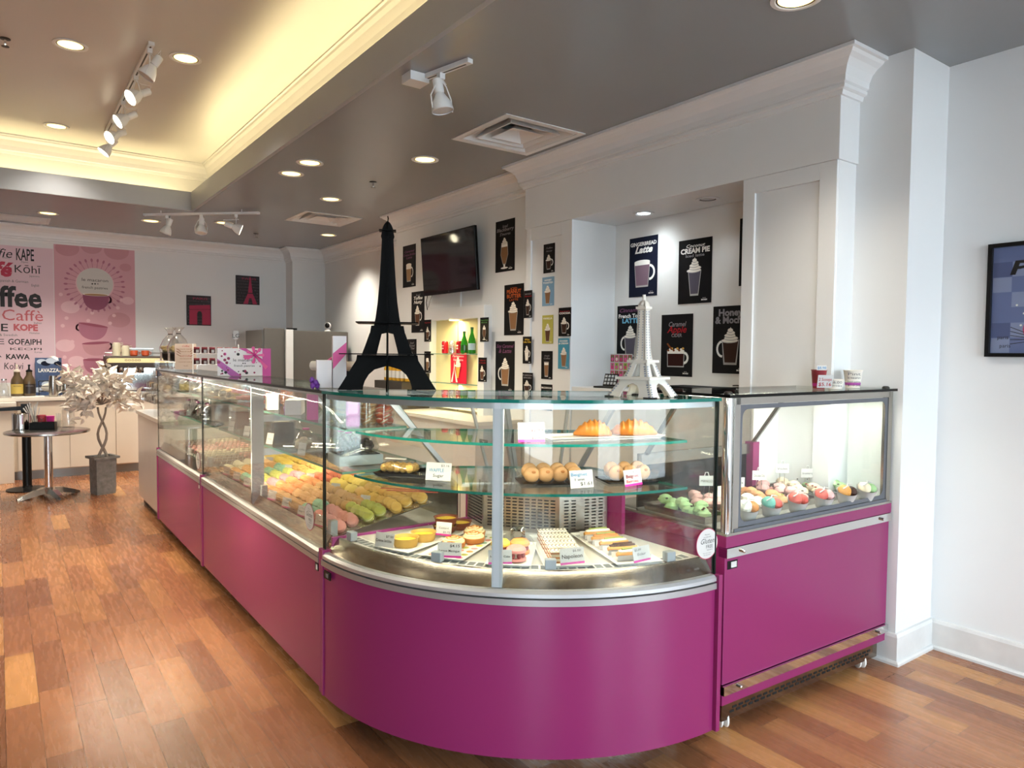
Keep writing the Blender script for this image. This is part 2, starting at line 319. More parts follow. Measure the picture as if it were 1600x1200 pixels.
# ================================================================ DISPLAY CASES
X1 = 1.053; RZ0, RZ1 = .638, .685; GT = 1.345       # front plane, rail, top of the glass
CC = (2.148, 2.745); RR = 1.095
def polar(r, deg): a = math.radians(deg); return (CC[0]+r*math.cos(a), CC[1]+r*math.sin(a))
def led(y0, y1, x, z, power, aimx=.25, warm=(1, .86, .62)):
    lamp('case_strip_light', 'AREA', (x, (y0+y1)/2, z), power, warm, aim=(x+aimx, (y0+y1)/2, z-1), size=.03, size_y=y1-y0)
def slab(b, poly, z0, z1, m, edge): return b.prism(poly, z0, z1, m, side=edge)
def straight_case(name, label, y0, y1, near):
    t = thing(name, label, 'display case', (X1, y0, 0)); L = y1-y0; e = .022
    B().bx(0, .018, e, L-e, .115, RZ0, 'magenta').build('front_panel', t, bevel=.002)
    B().bx(.19, .20, 0, L, 0, .12, 'brushed steel').build('kickplate', t); B().bx(.005, .78, e, L-e, .112, .118, 'black').build('base_plate', t)
    for k, yy in enumerate((0, L-e)):
        B().bx(-.006, .8, yy, yy+e, .105, .70, 'magenta').build('end_panel', t, bevel=.002)
    r = B(); r.bx(-.008, .012, e, L-e, RZ0, .659, 'rail grey').bx(.002, .012, e, L-e, .659, .663, 'dark metal')
    r.prism([(-.008, .663), (.012, .663), (.012, .69), (.004, .69), (-.008, .683)], e, L-e, 'rail grey', T=Matrix(((1, 0, 0, 0), (0, 0, 1, 0), (0, 1, 0, 0), (0, 0, 0, 1)))).build('rail', t)
    d = B(); d.prism([(.012, .69), (.03, .69), (.055, .742), (.05, .745)], e, L-e, 'dark steel', T=Matrix(((1, 0, 0, 0), (0, 0, 1, 0), (0, 1, 0, 0), (0, 0, 0, 1))))
    d.bx(.05, .66, e, L-e, .715, .722, 'pale steel').bx(.655, .662, e, L-e, .72, .9, 'brushed steel').build('deck', t)
    v = B(); q = e+.02
    while q < L-e-.02:
        for s_ in range(3): v.bx(.058+s_*.015, .068+s_*.015, q, q+.009, .722, .7235, 'void')
        q += .015
    tag(v.build('vent_strip', t), kind='stuff')
    B().bx(.008, .013, 0, L, .70, GT-.012, 'clear glass').build('front_glass', t)
    slab(B(), [(-.002, 0), (.30, 0), (.30, L), (-.002, L)], GT-.012, GT, 'top glass', 'dark glass edge').build('top_glass', t)
    ends = ((0, 'dark glass edge'), (L-.008, 'clear glass'))
    for yy, m in ends:
        p = B(); p.prism([(.012, .70), (.66, .70), (.66, .9), (.30, GT-.013), (.012, GT-.013)], yy, yy+.006, 'clear glass', side='dark glass edge', T=Matrix(((1, 0, 0, 0), (0, 0, 1, 0), (0, 1, 0, 0), (0, 0, 0, 1))))
        p.bx(.007, .0135, yy-.001, yy+.007, .70, GT-.012, 'dark glass edge').build('end_glass', t)
    for z, x0, x1 in ((1.178, .115, .40), (1.0, .10, .52)):
        slab(B(), [(x0, e+.01), (x1, e+.01), (x1, L-e-.01), (x0, L-e-.01)], z-.01, z, 'shelf glass', 'pale edge').build('glass_shelf', t)
    # rear sliding doors: framed glass leaning forward
    n = 2; w = (L-2*e)/n
    for k in range(n):
        a, b_ = e+k*w, e+(k+1)*w; dr = B()
        A, Bq = Vector((.655, 0, .9)), Vector((.305, 0, GT-.02))
        for yy in (a, b_-.022):
            dr.rings([[(A.x-.012, yy, A.z), (A.x+.012, yy, A.z), (A.x+.012, yy+.022, A.z), (A.x-.012, yy+.022, A.z)], [(Bq.x-.012, yy, Bq.z), (Bq.x+.012, yy, Bq.z), (Bq.x+.012, yy+.022, Bq.z), (Bq.x-.012, yy+.022, Bq.z)]], 'aluminium', False)
        dr.bx(Bq.x-.012, Bq.x+.012, a, b_, GT-.035, GT-.014, 'aluminium').bx(A.x-.012, A.x+.012, a, b_, .885, .905, 'aluminium')
        o = dr.build('rear_door', t)
        B().add([(A.x, a+.02, A.z), (A.x, b_-.02, A.z), (Bq.x, b_-.02, Bq.z), (Bq.x, a+.02, Bq.z)], [(0, 1, 2, 3)], 'clear glass').build('door_glass', o)
    if near:   # mid upright with shelf arms
        yy = L*.485
        p = B().bx(.012, .075, yy, yy+.014, .70, GT-.013, 'grey metal').prism([(.012, .70), (.11, .70), (.075, .76), (.012, .76)], yy, yy+.014, 'grey metal', T=Matrix(((1, 0, 0, 0), (0, 0, 1, 0), (0, 1, 0, 0), (0, 0, 0, 1)))).build('upright', t)
        for z, x1 in ((1.165, .40), (.987, .50)):
            B().bx(.07, x1, yy+.002, yy+.010, z-.035, z, 'aluminium').build('shelf_arm', t)
    for k in range(2 if near else 1):
        B().bx(.05, .08, .03+.45*L*k, .06+.45*L*k, .722, .80, 'grey plastic').build('guard_clip', t)
    B().bx(.055, .059, e+.01, L-e-.01, .722, .80, 'clear glass').build('guard_glass', t)
    B().bx(.02, .05, e, L-e, GT-.024, GT-.013, 'aluminium').build('light_housing', t)
    led(y0+.04, y1-.04, X1+.035, GT-.026, 15 if near else 13)
    led(y0+.04, y1-.04, X1+.14, .985, 6 if near else 6, .1)
    q = B(); q.bx(-.004, .004, e+.012, e+.045, .60, .63, 'black').bx(-.006, -.004, e+.018, e+.03, .605, .625, 'white plastic').build('thermostat', t)
    return t
caseA = straight_case('straight_case', 'long magenta glass case full of macarons, next to the curved case', 2.755, 4.855, True)
caseB = straight_case('straight_case', 'farther magenta glass case, between the macaron case and the white counter', 4.86, 6.43, False)
# ---- the curved corner case
cv = thing('curved_case', 'quarter-round magenta corner case of pastries with teal-edged glass top', 'display case', (0, 0, 0))
A0, A1 = PI, 1.5*PI
B().arc([(RR-.018, .10), (RR, .10), (RR, RZ0), (RR-.018, RZ0)], CC, A0, A1, 64, 'magenta').build('front_panel', cv)
B().arc([(RR-.19, 0), (RR-.18, 0), (RR-.18, .11), (RR-.19, .11)], CC, A0, A1, 40, 'steel').build('kickplate', cv)
slab(B(), [polar(RR-.019, 180+90*i/40) for i in range(41)]+[CC], .105, .115, 'black', 'black').build('base_plate', cv)
r = B(); r.arc([(RR-.018, RZ0), (RR+.008, RZ0), (RR+.008, .660), (RR-.018, .660)], CC, A0, A1, 64, 'rail grey')
r.arc([(RR-.018, .660), (RR-.006, .660), (RR-.006, .666), (RR-.018, .666)], CC, A0, A1, 64, 'dark metal')
r.arc([(RR-.025, .666), (RR+.006, .666), (RR+.006, .679), (RR-.004, .688), (RR-.025, .688)], CC, A0, A1, 64, 'aluminium').build('rail', cv)
B().arc([(RR-.03, .68), (RR-.018, .68), (RR-.06, .738), (RR-.07, .742)], CC, A0, A1, 64, 'band steel').build('steel_band', cv, label='brushed stainless band under the glass')
dk = [polar(RR-.065, 180+90*i/40) for i in range(41)]+[(CC[0], CC[1])]
slab(B(), dk, .726, .735, 'pale steel', 'pale steel').build('deck', cv)
mat('slot grey', '6b7276', .5); v = B(); v.arc([(.945, .7352), (1.005, .7352), (1.005, .7358), (.945, .7358)], CC, A0+.03, A1-.03, 40, 'white plastic')
for i in range(44):
    a = 183+84*i/43
    for k in range(1):
        p = [polar(.955, a-.75), polar(.955, a+.75), polar(.995, a+.75), polar(.995, a-.75)]
        v.prism(p, .7355, .7364, 'slot grey')
mat('slot grey', '6b7276', .5); v.build('vent_strip', cv)
slab(B(), [polar(RR-.008, 180+90*i/40) for i in range(41)]+[polar(RR-.10, 270-90*i/40) for i in range(41)], .7355, .7358, 'paper', 'paper') if False else None
for k, (a0, a1) in enumerate(((180.3, 224.2), (225.4, 269.7))):
    B().arc([(RR-.014, .686), (RR-.008, .686), (RR-.008, GT-.012), (RR-.014, GT-.012)], CC, math.radians(a0), math.radians(a1), 32, 'clear glass').build('front_glass', cv)
gx = B(); px_, py_ = polar(RR-.03, 224.8)
gx.box((px_, py_, (.69+GT-.014)/2), (.02, .036, GT-.014-.69), 'grey metal', rz=math.radians(224.8)).build('upright', cv)
B().arc([(RR-.05, GT-.034), (RR-.018, GT-.034), (RR-.018, GT-.013), (RR-.05, GT-.013)], CC, A0, A1, 48, 'aluminium').build('light_housing', cv)
top = [polar(RR+.004, 180+90*i/48) for i in range(49)]+[(2.148, 2.15), (1.30, 2.745)]
slab(B(), top, GT-.012, GT, 'top glass', 'teal edge').build('top_glass', cv)
for z, r_, ch in ((1.178, .968, [(2.128, 2.16), (1.42, 2.70)]), (1.0, .975, [(2.128, 2.33), (1.56, 2.73)])):
    poly = [p for p in (polar(r_, 180+90*i/48) for i in range(49)) if p[0] < 2.13 and p[1] < 2.735]+ch
    slab(B(), poly, z-.01, z, 'shelf glass', 'teal edge').build('glass_shelf', cv)
B().arc([(1.0, .738), (1.004, .738), (1.004, .87), (1.0, .87)], CC, math.radians(182), math.radians(268.5), 40, 'clear glass').build('guard_glass', cv)
for a in (184, 211, 235, 261.5):
    p = polar(1.002, a); B().box((p[0], p[1], .757), (.03, .04, .036), 'grey plastic', rz=math.radians(a)).build('guard_clip', cv, bevel=.003)
# end panels
B().bx(1.047, 1.78, 2.733, 2.754, .10, .70, 'magenta').bx(1.09, 1.78, 2.736, 2.752, .70, .745, 'magenta edge').bx(1.74, 1.78, 2.733, 2.754, .70, .90, 'magenta').build('end_panel', cv, bevel=.002)
B().bx(2.137, 2.158, 1.632, 2.30, .10, .69, 'magenta').bx(2.137, 2.158, 2.14, 2.30, .69, .90, 'magenta').build('end_panel', cv, bevel=.002)
for ends in (0, 1):
    p = B()
    if not ends: p.bx(1.06, 1.66, 2.736, 2.742, .70, GT-.013, 'clear glass').bx(1.059, 1.064, 2.735, 2.743, .69, GT-.012, 'dark glass edge')
    else: p.bx(2.137, 2.143, 1.66, 2.3, .69, GT-.013, 'clear glass').bx(2.136, 2.144, 1.654, 1.668, .69, GT-.012, 'dark glass edge')
    p.build('end_glass', cv)
# rear: perforated cooler box and leaning doors
g = B(); pl = [(1.735, 2.73), (1.70, 2.545), (1.907, 2.276), (2.0, 2.25), (2.128, 2.22), (2.128, 2.73)]
g.prism(pl, .736, .905, 'brushed steel')
for k in range(5):
    a, b_ = Vector(pl[k][:2]), Vector(pl[k+1][:2])
    if k == 4: break
    d = (b_-a); Ln = d.length; d /= Ln; nn = Vector((d.y, -d.x))
    if nn.dot(Vector((-1, -1))) < 0: nn = -nn
    cnt = max(1, int((Ln-.03)/.026))
    for i in range(cnt):
        for j in range(10):
            m_ = a+d*(.015+(Ln-.03)*(i+.5)/cnt)+nn*.0008
            g.box((m_.x, m_.y, .757+j*.0135), (.0195, .0015, .0055), 'void', rz=math.atan2(d.y, d.x))
g.build('cooler_grille', cv)
bt, bb = [(1.30, 2.735), (1.72, 2.437), (2.135, 2.143)], [(1.70, 2.735), (1.92, 2.60), (2.13, 2.46)]
for k in range(2):
    dr = B(); zt_, zb_ = GT-.014, .90
    T0, T1, b0, b1 = Vector((*bt[k], zt_)), Vector((*bt[k+1], zt_)), Vector((*bb[k], zb_)), Vector((*bb[k+1], zb_))
    for s_ in (.02, .98):
        p, q = T0.lerp(T1, s_), b0.lerp(b1, s_); dr.tube([p, q], .013, 'aluminium', 4)
    dr.tube([T0, T1], .013, 'aluminium', 4).tube([b0, b1], .013, 'aluminium', 4); o = dr.build('rear_door', cv)
    B().add([tuple(p) for p in (T0, T1, b1, b0)], [(0, 1, 2, 3)], 'clear glass').build('door_glass', o)
# shelf struts
for a in (197, 247):
    p0, p1 = polar(.52, a), polar(.35, a); B().tube([(*p0, GT-.02), (*polar(.36, a), .92)], .008, 'aluminium').build('shelf_strut', cv)
for k in range(5):
    a = 189+18*k; p = polar(RR-.04, a); q = polar(.3, a)
    lamp('case_strip_light', 'AREA', (*p, GT-.036), 1.6, (1, .88, .66), aim=(*q, .3), size=.3, size_y=.03).rotation_euler.z
for k in range(3):
    a = 200+26*k; p = polar(.94, a)
    lamp('shelf_strip_light', 'AREA', (*p, .986), .8, (1, .88, .66), aim=(*polar(.5, a), .3), size=.3, size_y=.02)
# thermostat and round stickers
p = polar(RR+.009, 183.4); q = B().box((p[0], p[1], .612), (.006, .055, .03), 'black', rz=math.radians(3.4)).box((p[0]-.003, p[1]-.006, .612), (.003, .02, .016), 'ink grey', rz=math.radians(3.4)); q.build('thermostat', cv)
def sticker(parent, T):
    s = B(T); s.disc(0, 0, .058, .058, 'ink red', 0, 36).disc(0, 0, .055, .055, 'paper', .0004, 36)
    s.text('Macarons', 'ink', 0, .032, .0008, .005).text('are made with', 'ink', 0, .023, .0008, .005)
    s.text('Gluten', 'ink', 0, .001, .0008, .02, width=.072, shear=.35).text('FREE', 'ink', .012, -.017, .0008, .013)
    s.text('ingredients', 'ink', .014, -.025, .0008, .005).text('Please ask us about', 'ink grey', 0, -.036, .0008, .004).text('other ingredients', 'ink grey', 0, -.043, .0008, .004)
    s.build('sticker', parent, label='round white gluten free sticker')
def frame_at(o, u, v, n): return Matrix(((u[0], v[0], n[0], o[0]), (u[1], v[1], n[1], o[1]), (u[2], v[2], n[2], o[2]), (0, 0, 0, 1)))
p = polar(RR-.006, 267.2); a = math.radians(267.2); sticker(cv, frame_at((p[0], p[1], .81), (-math.sin(a), math.cos(a), 0), (0, 0, 1), (math.cos(a), math.sin(a), 0)))
yy = (at(481, 810, x=X1)).y
sticker(caseA, frame_at((.006, yy-2.755, .80), (0, -1, 0), (0, 0, 1), (-1, 0, 0)))
yy = (at(308, 708, x=X1)).y; sticker(caseB, frame_at((.006, .12, .775), (0, -1, 0), (0, 0, 1), (-1, 0, 0)))
# maker's lettering on the steel band
p = polar(RR-.033, 264.5); a = math.radians(264.5)
B(frame_at((p[0], p[1], .712), (-math.sin(a), math.cos(a), 0), (0, 0, 1), (math.cos(a), math.sin(a), 0))).text('isa', 'ink', -.02, 0, .006, .012, bold=.02).text('italia', 'ink grey', .022, 0, .006, .010).build('lettering', cv)
# ---- gelato freezer on casters
FO = Vector((2.303, 1.734, 0)); FR = math.radians(-2.01); FW, FD = 1.213, .72
fz = thing('gelato_freezer', 'magenta gelato freezer on white casters with boxed glass top', 'freezer', FO, FR)
def F(x, y, z): return Matrix.Translation(FO) @ Matrix.Rotation(FR, 4, 'Z') @ Vector((x, y, z))
B().bx(0, FW, 0, .02, .192, .703, 'magenta').build('front_panel', fz, bevel=.002)
B().bx(0.002, FW-.002, .02, FD, .11, .74, 'magenta').build('body', fz)
B().bx(-.004, FW+.004, -.008, FD, .743, .79, 'magenta').build('upper_band', fz, bevel=.002)
for z0, z1 in ((.704, .742), (.152, .190)):
    b = B().bx(-.002, FW+.002, -.012, .03, z0, z1, 'chrome'); 
    for x in (.09, FW-.09): b.lathe([(.007, 0), (.007, .012), (.003, .014)], 'chrome', n=10, T=Matrix.Translation((x, -.012, (z0+z1)/2)) @ Matrix.Rotation(PI/2, 4, 'X'))
    b.build('bumper_rail', fz)
B().bx(0, FW, 0, .03, .108, .152, 'magenta').build('skirt', fz)
b = B().bx(.0, FW-.075, .0, .01, .044, .108, 'vent steel')
for i in range(26):
    for j in range(2): b.bx(.05+i*.0395+j*.016, .075+i*.0395+j*.016, .0-.0015, .0002, .068+j*.015, .077+j*.015, 'void')
b.build('vent_panel', fz)
for x in (.045, FW-.17):
    for y in (.032, .62):
        w = B(); T = Matrix.Translation((x, y, .036)) @ Matrix.Rotation(PI/2, 4, 'Y') @ Matrix.Rotation(.5, 4, 'X')
        for s_ in (-.012, .012): w.lathe([(.012, -.006), (.03, -.006), (.036, -.003), (.036, .003), (.03, .006), (.012, .006)], 'white plastic', T=T @ Matrix.Translation((0, 0, s_)), n=20)
        w.bx(x-.012, x+.012, y-.02, y+.02, .055, .075, 'grey metal').build('caster', fz)
B().bx(.015, .075, -.002, 0, .655, .688, 'black').bx(.035, .068, -.0035, -.0019, .660, .683, 'paper').build('thermostat', fz)
# glass box
B().bx(-.004, FW+.004, -.008, FD-.1, .79, .80, 'steel').build('sill', fz)
fr = B(); gz0, gz1 = .80, 1.333
fr.lathe([(.02, gz0), (.02, gz1)], 'chrome', (.022, .018, 0), 16).bx(.04, .075, .0, .02, gz0, gz1, 'steel')
fr.bx(FW-.035, FW, 0, .03, gz0, gz1, 'steel').bx(.05, FW-.02, 0, .02, gz1-.026, gz1, 'steel').bx(.05, FW-.03, -.002, .02, gz0, gz0+.012, 'border grey')
fr.build('frame', fz)
bd = B(); W0, W1, Z0, Z1, rr = .075, FW-.035, gz0+.014, gz1-.028, .035
def rrect(x0, x1, z0, z1, r, n=6):
    o = []
    for (cx, cz, a) in ((x1-r, z1-r, 0), (x0+r, z1-r, 90), (x0+r, z0+r, 180), (x1-r, z0+r, 270)):
        o += [(cx+r*math.cos(math.radians(a+90*i/n)), cz+r*math.sin(math.radians(a+90*i/n))) for i in range(n+1)]
    return o
outer = rrect(W0, W1, Z0, Z1, .002); inner = rrect(W0+.02, W1-.02, Z0+.018, Z1-.018, rr)
n_ = len(outer); bd.add([(x, .006, z) for x, z in outer]+[(x, .006, z) for x, z in inner], [(i, (i+1) % n_, n_+(i+1) % n_, n_+i) for i in range(n_)], 'border grey').build('border', fz)
B().bx(W0, W1, .008, .014, Z0, Z1, 'misted glass').build('front_glass', fz)
B().bx(.012, .018, .03, .46, gz0, gz1, 'clear glass').build('side_glass', fz)
B().bx(FW-.018, FW-.012, .03, .46, gz0, gz1, 'clear glass').build('side_glass', fz)
slab(B(), [(-.01, -.015), (FW+.03, -.015), (FW+.03, .42), (-.01, .42)], 1.336, 1.348, 'top glass', 'gloss black').build('lid', fz)
for x in (.022, FW-.03):
    for y in (.02, .39): B().lathe([(.017, 0), (.017, .006), (.012, .012), (.004, .013)], 'dark metal', (x, y, 1.347), 14).build('lid_stud', fz)
B().bx(.03, FW-.03, .03, FD-.02, .79, .805, 'well grey').build('well', fz)
rb = B(); rb.bx(.03, FW-.42, .50, .53, 1.0, 1.05, 'brushed steel').bx(FW-.42, FW-.37, .48, .53, .80, 1.06, 'magenta').bx(.03, FW-.42, .52, .53, .80, 1.0, 'black').build('rear_rail', fz)
B().bx(FW-.37, FW-.02, .52, .53, .80, 1.33, 'white plastic').build('rear_panel', fz)
dr = B(); q0, q1 = (.30, 1.32), (.50, 1.05)
for x in (.06, FW-.40): dr.tube([(x, q0[0], q0[1]), (x, q1[0], q1[1])], .012, 'steel', 4)
dr.tube([(.06, q0[0], q0[1]), (FW-.40, q0[0], q0[1])], .01, 'steel', 4); o = dr.build('rear_lid', fz)
B().add([(.06, q0[0], q0[1]), (FW-.40, q0[0], q0[1]), (FW-.40, q1[0], q1[1]), (.06, q1[0], q1[1])], [(0, 1, 2, 3)], 'clear glass').build('lid_glass', o)
lamp('freezer_strip_light', 'AREA', F(.6, .04, 1.30), 5, (1, .97, .85), aim=F(.6, .3, .5), size=1.05, size_y=.03)
# ---- white counter beyond the cases
mat('counter white', 'cfc8c2', .22, var=.03); mat('counter top', 'd9d2c6', .3)
wc = thing('service_counter', 'white glossy counter beyond the far magenta case', 'counter', (X1+.05, 6.44, 0))
B().bx(0, .6, 0, 1.32, .08, .88, 'counter white').build('body', wc, bevel=.003)
B().bx(.04, .6, .02, 1.30, 0, .08, 'dark metal').build('plinth', wc)
B().bx(-.015, .62, -.005, 1.34, .88, .915, 'counter top').build('countertop', wc, bevel=.003)
# ================================================================ CEILING FITTINGS
def downlight(p, label, group, r=.085, face='lamp warm', power=66, color=(1, .90, .75)):
    t = thing('recessed_downlight', label, 'ceiling light', (p.x, p.y, p.z), 0, group)
    B().lathe([(r, 0), (r+.018, -.001), (r+.018, -.005), (r, -.007), (r-.004, -.003), (r-.004, 0)], 'trim white', n=28, caps=(False, False)).build('trim_ring', t)
    B().lathe([(r-.003, -.0005), (r-.012, -.0015), (.002, -.002)], face, n=24, caps=(False, False)).build('lamp_face', t)
    B().lathe([(r-.001, -.0022), (r-.011, -.0022), (r-.011, -.0028), (r-.001, -.0028)], 'dark metal', n=28, caps=(False, False)).build('baffle_ring', t)
    if p.y > 8: power *= 1.9
    lamp('downlight', 'SPOT', (p.x, p.y, p.z-.02), power, color, aim=(p.x, p.y, 0), spot=2.0, blend=.9, radius=.07)
for px, py, lb in ((455, 271, 'round recessed light nearer the raised tray, of the close pair over the macaron case'), (484, 254, 'round recessed light of the close pair, farther from the tray corner'),
                   (664, 249, 'round recessed light between the square air vent and the sprinkler head'), (517, 311, 'round recessed light beside the far square air vent'),
                   (513, 367, 'small far recessed light near the corner pilaster crown'), (75, 333, 'recessed light over the pink coffee mural near the return grille'),
                   (236, 345, 'recessed light behind the three-lamp track, at its end over the mural'), (350, 348, 'recessed light behind the third lamp of the three-lamp track'),
                   (1245, -3, 'recessed light cut by the top edge, over the gelato freezer')):
    downlight(at(px, py, z=CZ-.001), lb, 'recessed lights in the dark ceiling')
for px, py, lb in ((110, 70, 'recessed light in the raised tray, next to the sprinkler'), (290, 91, 'recessed light in the raised tray, beside the five-lamp track top'), (88, 197, 'recessed light in the raised tray close to its far crown')):
    downlight(at(px, py, z=TZ-.001), lb, 'recessed lights in the raised tray')
for i, (x, y, z) in enumerate(((.3, 3.3, TZ), (-.9, 3.3, TZ), (-.9, 5.4, TZ), (-.9, 7.4, TZ), (-2.1, 4.4, TZ), (-3.4, 7.0, CZ), (-.8, 9.1, CZ), (2.3, .2, CZ))):   # unseen lamps added beyond the frame to brighten the floor and far wall
    struct(B().lathe([(.1, -.001), (.1, -.006), (.002, -.006)], 'lamp warm', (x, y, z), 20), 'added_lamp')
    lamp('downlight', 'SPOT', (x, y, z-.02), 95 if y > 9 else 34, (1, .88, .70), aim=(x, y, 0), spot=1.8, blend=.9, radius=.07)  # added fill spot under each disc, not a known downlight
for px, py, lb, fc in ((1006, 333, 'lit white spotlight in the niche ceiling above the gingerbread poster', 'lamp cool'), (1106, 311, 'small chrome spotlight in the niche ceiling above the cream pie poster', 'chrome')):
    p = at(px, py, z=NZ1-.001); downlight(p, lb, None, .055, fc, 9 if fc == 'lamp cool' else 3, (.88, .96, 1))
lamp('niche_glow', 'SPOT', (3.60, 3.44, 2.45), 4, (.85, .95, 1), aim=(3.78, 3.42, 2.0), spot=2.0, blend=1., radius=.04)
def lamp_head(t, x, y, z, aim, on, name='lamp_head'):
    "a white bell lamp hung in a wire yoke below a track at local x, y, z"
    d = Vector(aim).normalized(); q = d.to_track_quat('Z', 'Y').to_matrix().to_4x4(); c = Vector((x, y, z-.14)); T = Matrix.Translation(c) @ q
    h = B(); h.lathe([(.022, -.115), (.026, -.11), (.026, -.045), (.022, -.04), (.028, -.03), (.045, .0), (.055, .03), (.058, .05), (.054, .052)], 'trim white', n=20, T=T, caps=(True, False))
    o = h.build(name, t)
    B().lathe([(.054, .046), (.002, .05)], 'lamp face' if on else 'paper', n=20, T=T, caps=(False, False)).build('lamp_face', o)
    s = d.cross(Vector((0, 0, 1))).normalized() if abs(d.z) < .98 else Vector((1, 0, 0)); y_ = B()
    y_.box((x, y, z-.015), (.03, .03, .03), 'trim white')
    for k in (-1, 1): y_.tube([(x, y, z-.03), c+s*.03*k+Vector((0, 0, .08)), c+s*.06*k+Vector((0, 0, .02)), c+s*.06*k+d*.045], .0035, 'trim white', 6)
    y_.tube([(x, y, z-.03), (x+.03, y, z-.05), c-d*.13+Vector((0, 0, .03)), c-d*.112], .003, 'trim white', 6).build('wire_yoke', o)
    return c+d*.06, d
def track(name, label, p0, p1, z, heads, hang=0., power=8):
    t = thing(name, label, 'track light', (p0[0], p0[1], z)); a = math.atan2(p1[1]-p0[1], p1[0]-p0[0]); L = math.hypot(p1[0]-p0[0], p1[1]-p0[1])
    T = Matrix.Rotation(a, 4, 'Z'); b = B(T); b.bx(0, L, -.018, .018, -.022, 0, 'trim white').bx(.03, L-.03, -.005, .005, -.0225, -.021, 'dark metal')
    b.build('rail', t)
    if hang:
        for k in (.15, .85): B(T).lathe([(.006, 0), (.006, hang)], 'trim white', (L*k, 0, 0), 8).build('stem', t)
    for f, aim, on in heads:
        q = T @ Vector((L*f, 0, 0)); c, d = lamp_head(t, q.x, q.y, -.022, aim, on)
        if on: lamp('track_spot', 'SPOT', Vector((p0[0], p0[1], z))+c, power, (1, .84, .6), aim=Vector((p0[0], p0[1], z))+c+d, spot=1.3, blend=.6, radius=.04)
    return t
track('track_light', 'long white five-lamp track light in the raised tray ceiling', (.843, 5.17), (.843, 7.56), TZ-.001,
      ((.03, (-.5, .1, -.85), False), (.27, (-.75, -.25, -.5), True), (.54, (-.8, -.1, -.55), True), (.77, (-.75, -.35, -.5), True), (.97, (-.6, .0, -.75), True)), power=7)
track('track_light', 'white three-lamp track light hanging below the tray corner', (1.268, 8.34), (2.2, 7.47), 2.93,
      ((.2, (-.3, .1, -.9), False), (.5, (-.1, -.2, -1), False), (.8, (.9, -.25, -.35), True)), .03, 9)
t = track('track_light', 'short white single-lamp track beside the square air vent', (1.84, 3.375), (1.92, 3.02), CZ-.001, ((.42, (.15, -.12, -1), False),))
B().bx(-.09, .02, -.05, .05, -.045, 0, 'trim white').build('power_box', t)
# air diffusers
def diffuser(x, y, s, label):
    "square louvres climbing into a boxed recess above the ceiling"
    t = thing('air_diffuser', label, 'air vent', (x, y, CZ)); h = s/2
    def cone(o0, z0, o1, z1, m, lip=.012):
        b = B(); P = lambda o, z: [(-o, -o, z), (o, -o, z), (o, o, z), (-o, o, z)]
        return b.rings([P(o0, z0), P(o0-lip, z0), P(o1, z1), P(o1, z1+.003), P(o0, z0+.004)], m, False, (False, False))
    f = B(); P = lambda o, z: [(-o, -o, z), (o, -o, z), (o, o, z), (-o, o, z)]
    f.rings([P(h, -.001), P(h, -.006), P(h-.04, -.004), P(h-.045, .02)], 'trim white', False, (False, False)).build('frame', t)
    B().rings([P(HV-.001, .0), P(HV-.001, .17)], 'grey plastic', False, (False, True)).build('recess_box', t)
    for k, o in enumerate((HV-.012, HV-.085)): cone(o, -.003, o-.07, .075, 'trim white').build('louvre', t)
    B().rings([P(.13, -.003), P(.12, -.003), P(.05, .05)], 'trim white', False, (False, True)).build('centre_plate', t)
    B().disc(0, 0, .17, .17, 'void', .168, 24).build('duct_hole', t)
diffuser(2.85, 3.888, .645, 'large square white air diffuser beside the single-lamp track')
diffuser(2.925, 7.58, .645, 'square white air diffuser over the black tower')
t = thing('return_grille', 'white return air grille in the ceiling above the coffee mural', 'air vent', (.2, 9.75, CZ)); B().sweep([(-.5, -.28), (.31, -.28), (.31, .2), (-.5, .2)], [(0, -.004), (.03, -.004), (.03, -.0005), (0, -.0005)], 'trim white', side=1, closed=True).build('frame', t)
b = B(); b.bx(-.5, .31, -.28, .2, -.002, -.001, 'grey metal')
for i in range(22): b.bx(-.48, .29, -.26+i*.02, -.25+i*.02, -.004, -.002, 'trim white')
b.build('slats', t)
for p, lb in ((at(583, 284, z=CZ), 'small sprinkler head between the far vent and the recessed lights'), (at(400, 365, z=CZ), 'small sprinkler head near the far end of the three-lamp track'), (at(8, 60, z=TZ), 'sprinkler head in the raised tray, cut by the photo edge')):
    t = thing('sprinkler', lb, 'sprinkler', p); B().lathe([(.03, -.001), (.03, -.006), (.012, -.01)], 'dark metal', n=16).build('escutcheon', t)
    B().lathe([(.008, -.008), (.006, -.03), (.01, -.035), (.006, -.05)], 'chrome', n=10).lathe([(.022, -.05), (.022, -.053)], 'dark metal', n=12).build('head', t)
# ================================================================ POSTERS, PICTURES, SCREEN, SHELF CABINET
for k, h in (('pk black', '100f11'), ('pk navy', '14182a'), ('pk blue', '7fa3c0'), ('pk olive', 'b5b056'), ('pk teal', '4a93ae'), ('pk red', 'c8213c'), ('cream', 'efe8dc'), ('foam', 'f3efe6'),
             ('latte', 'a5835f'), ('mocha', '5a3a28'), ('cocoa', '3a241b'), ('tan drink', '8a6647'), ('cola drink', '2e0d0a'), ('violet drink', '77606c'), ('grey drink', '55505c'), ('print glass', 'a9a6a2'), ('print white', 'f2f0ea'),
             ('print orange', 'b5562a'), ('print red', 'a92028'), ('print purple', '7c4a6c'), ('print yellow', 'd8b23c'), ('print teal', '6fb2d2'), ('print grey', '8b888c'), ('cinnamon', '7c4320'), ('print pink', 'd04a78'), ('print green', '5f9a52'), ('waffle print', 'd8a04a')):
    mat(k, h, .5, var=.04, spec=.12)
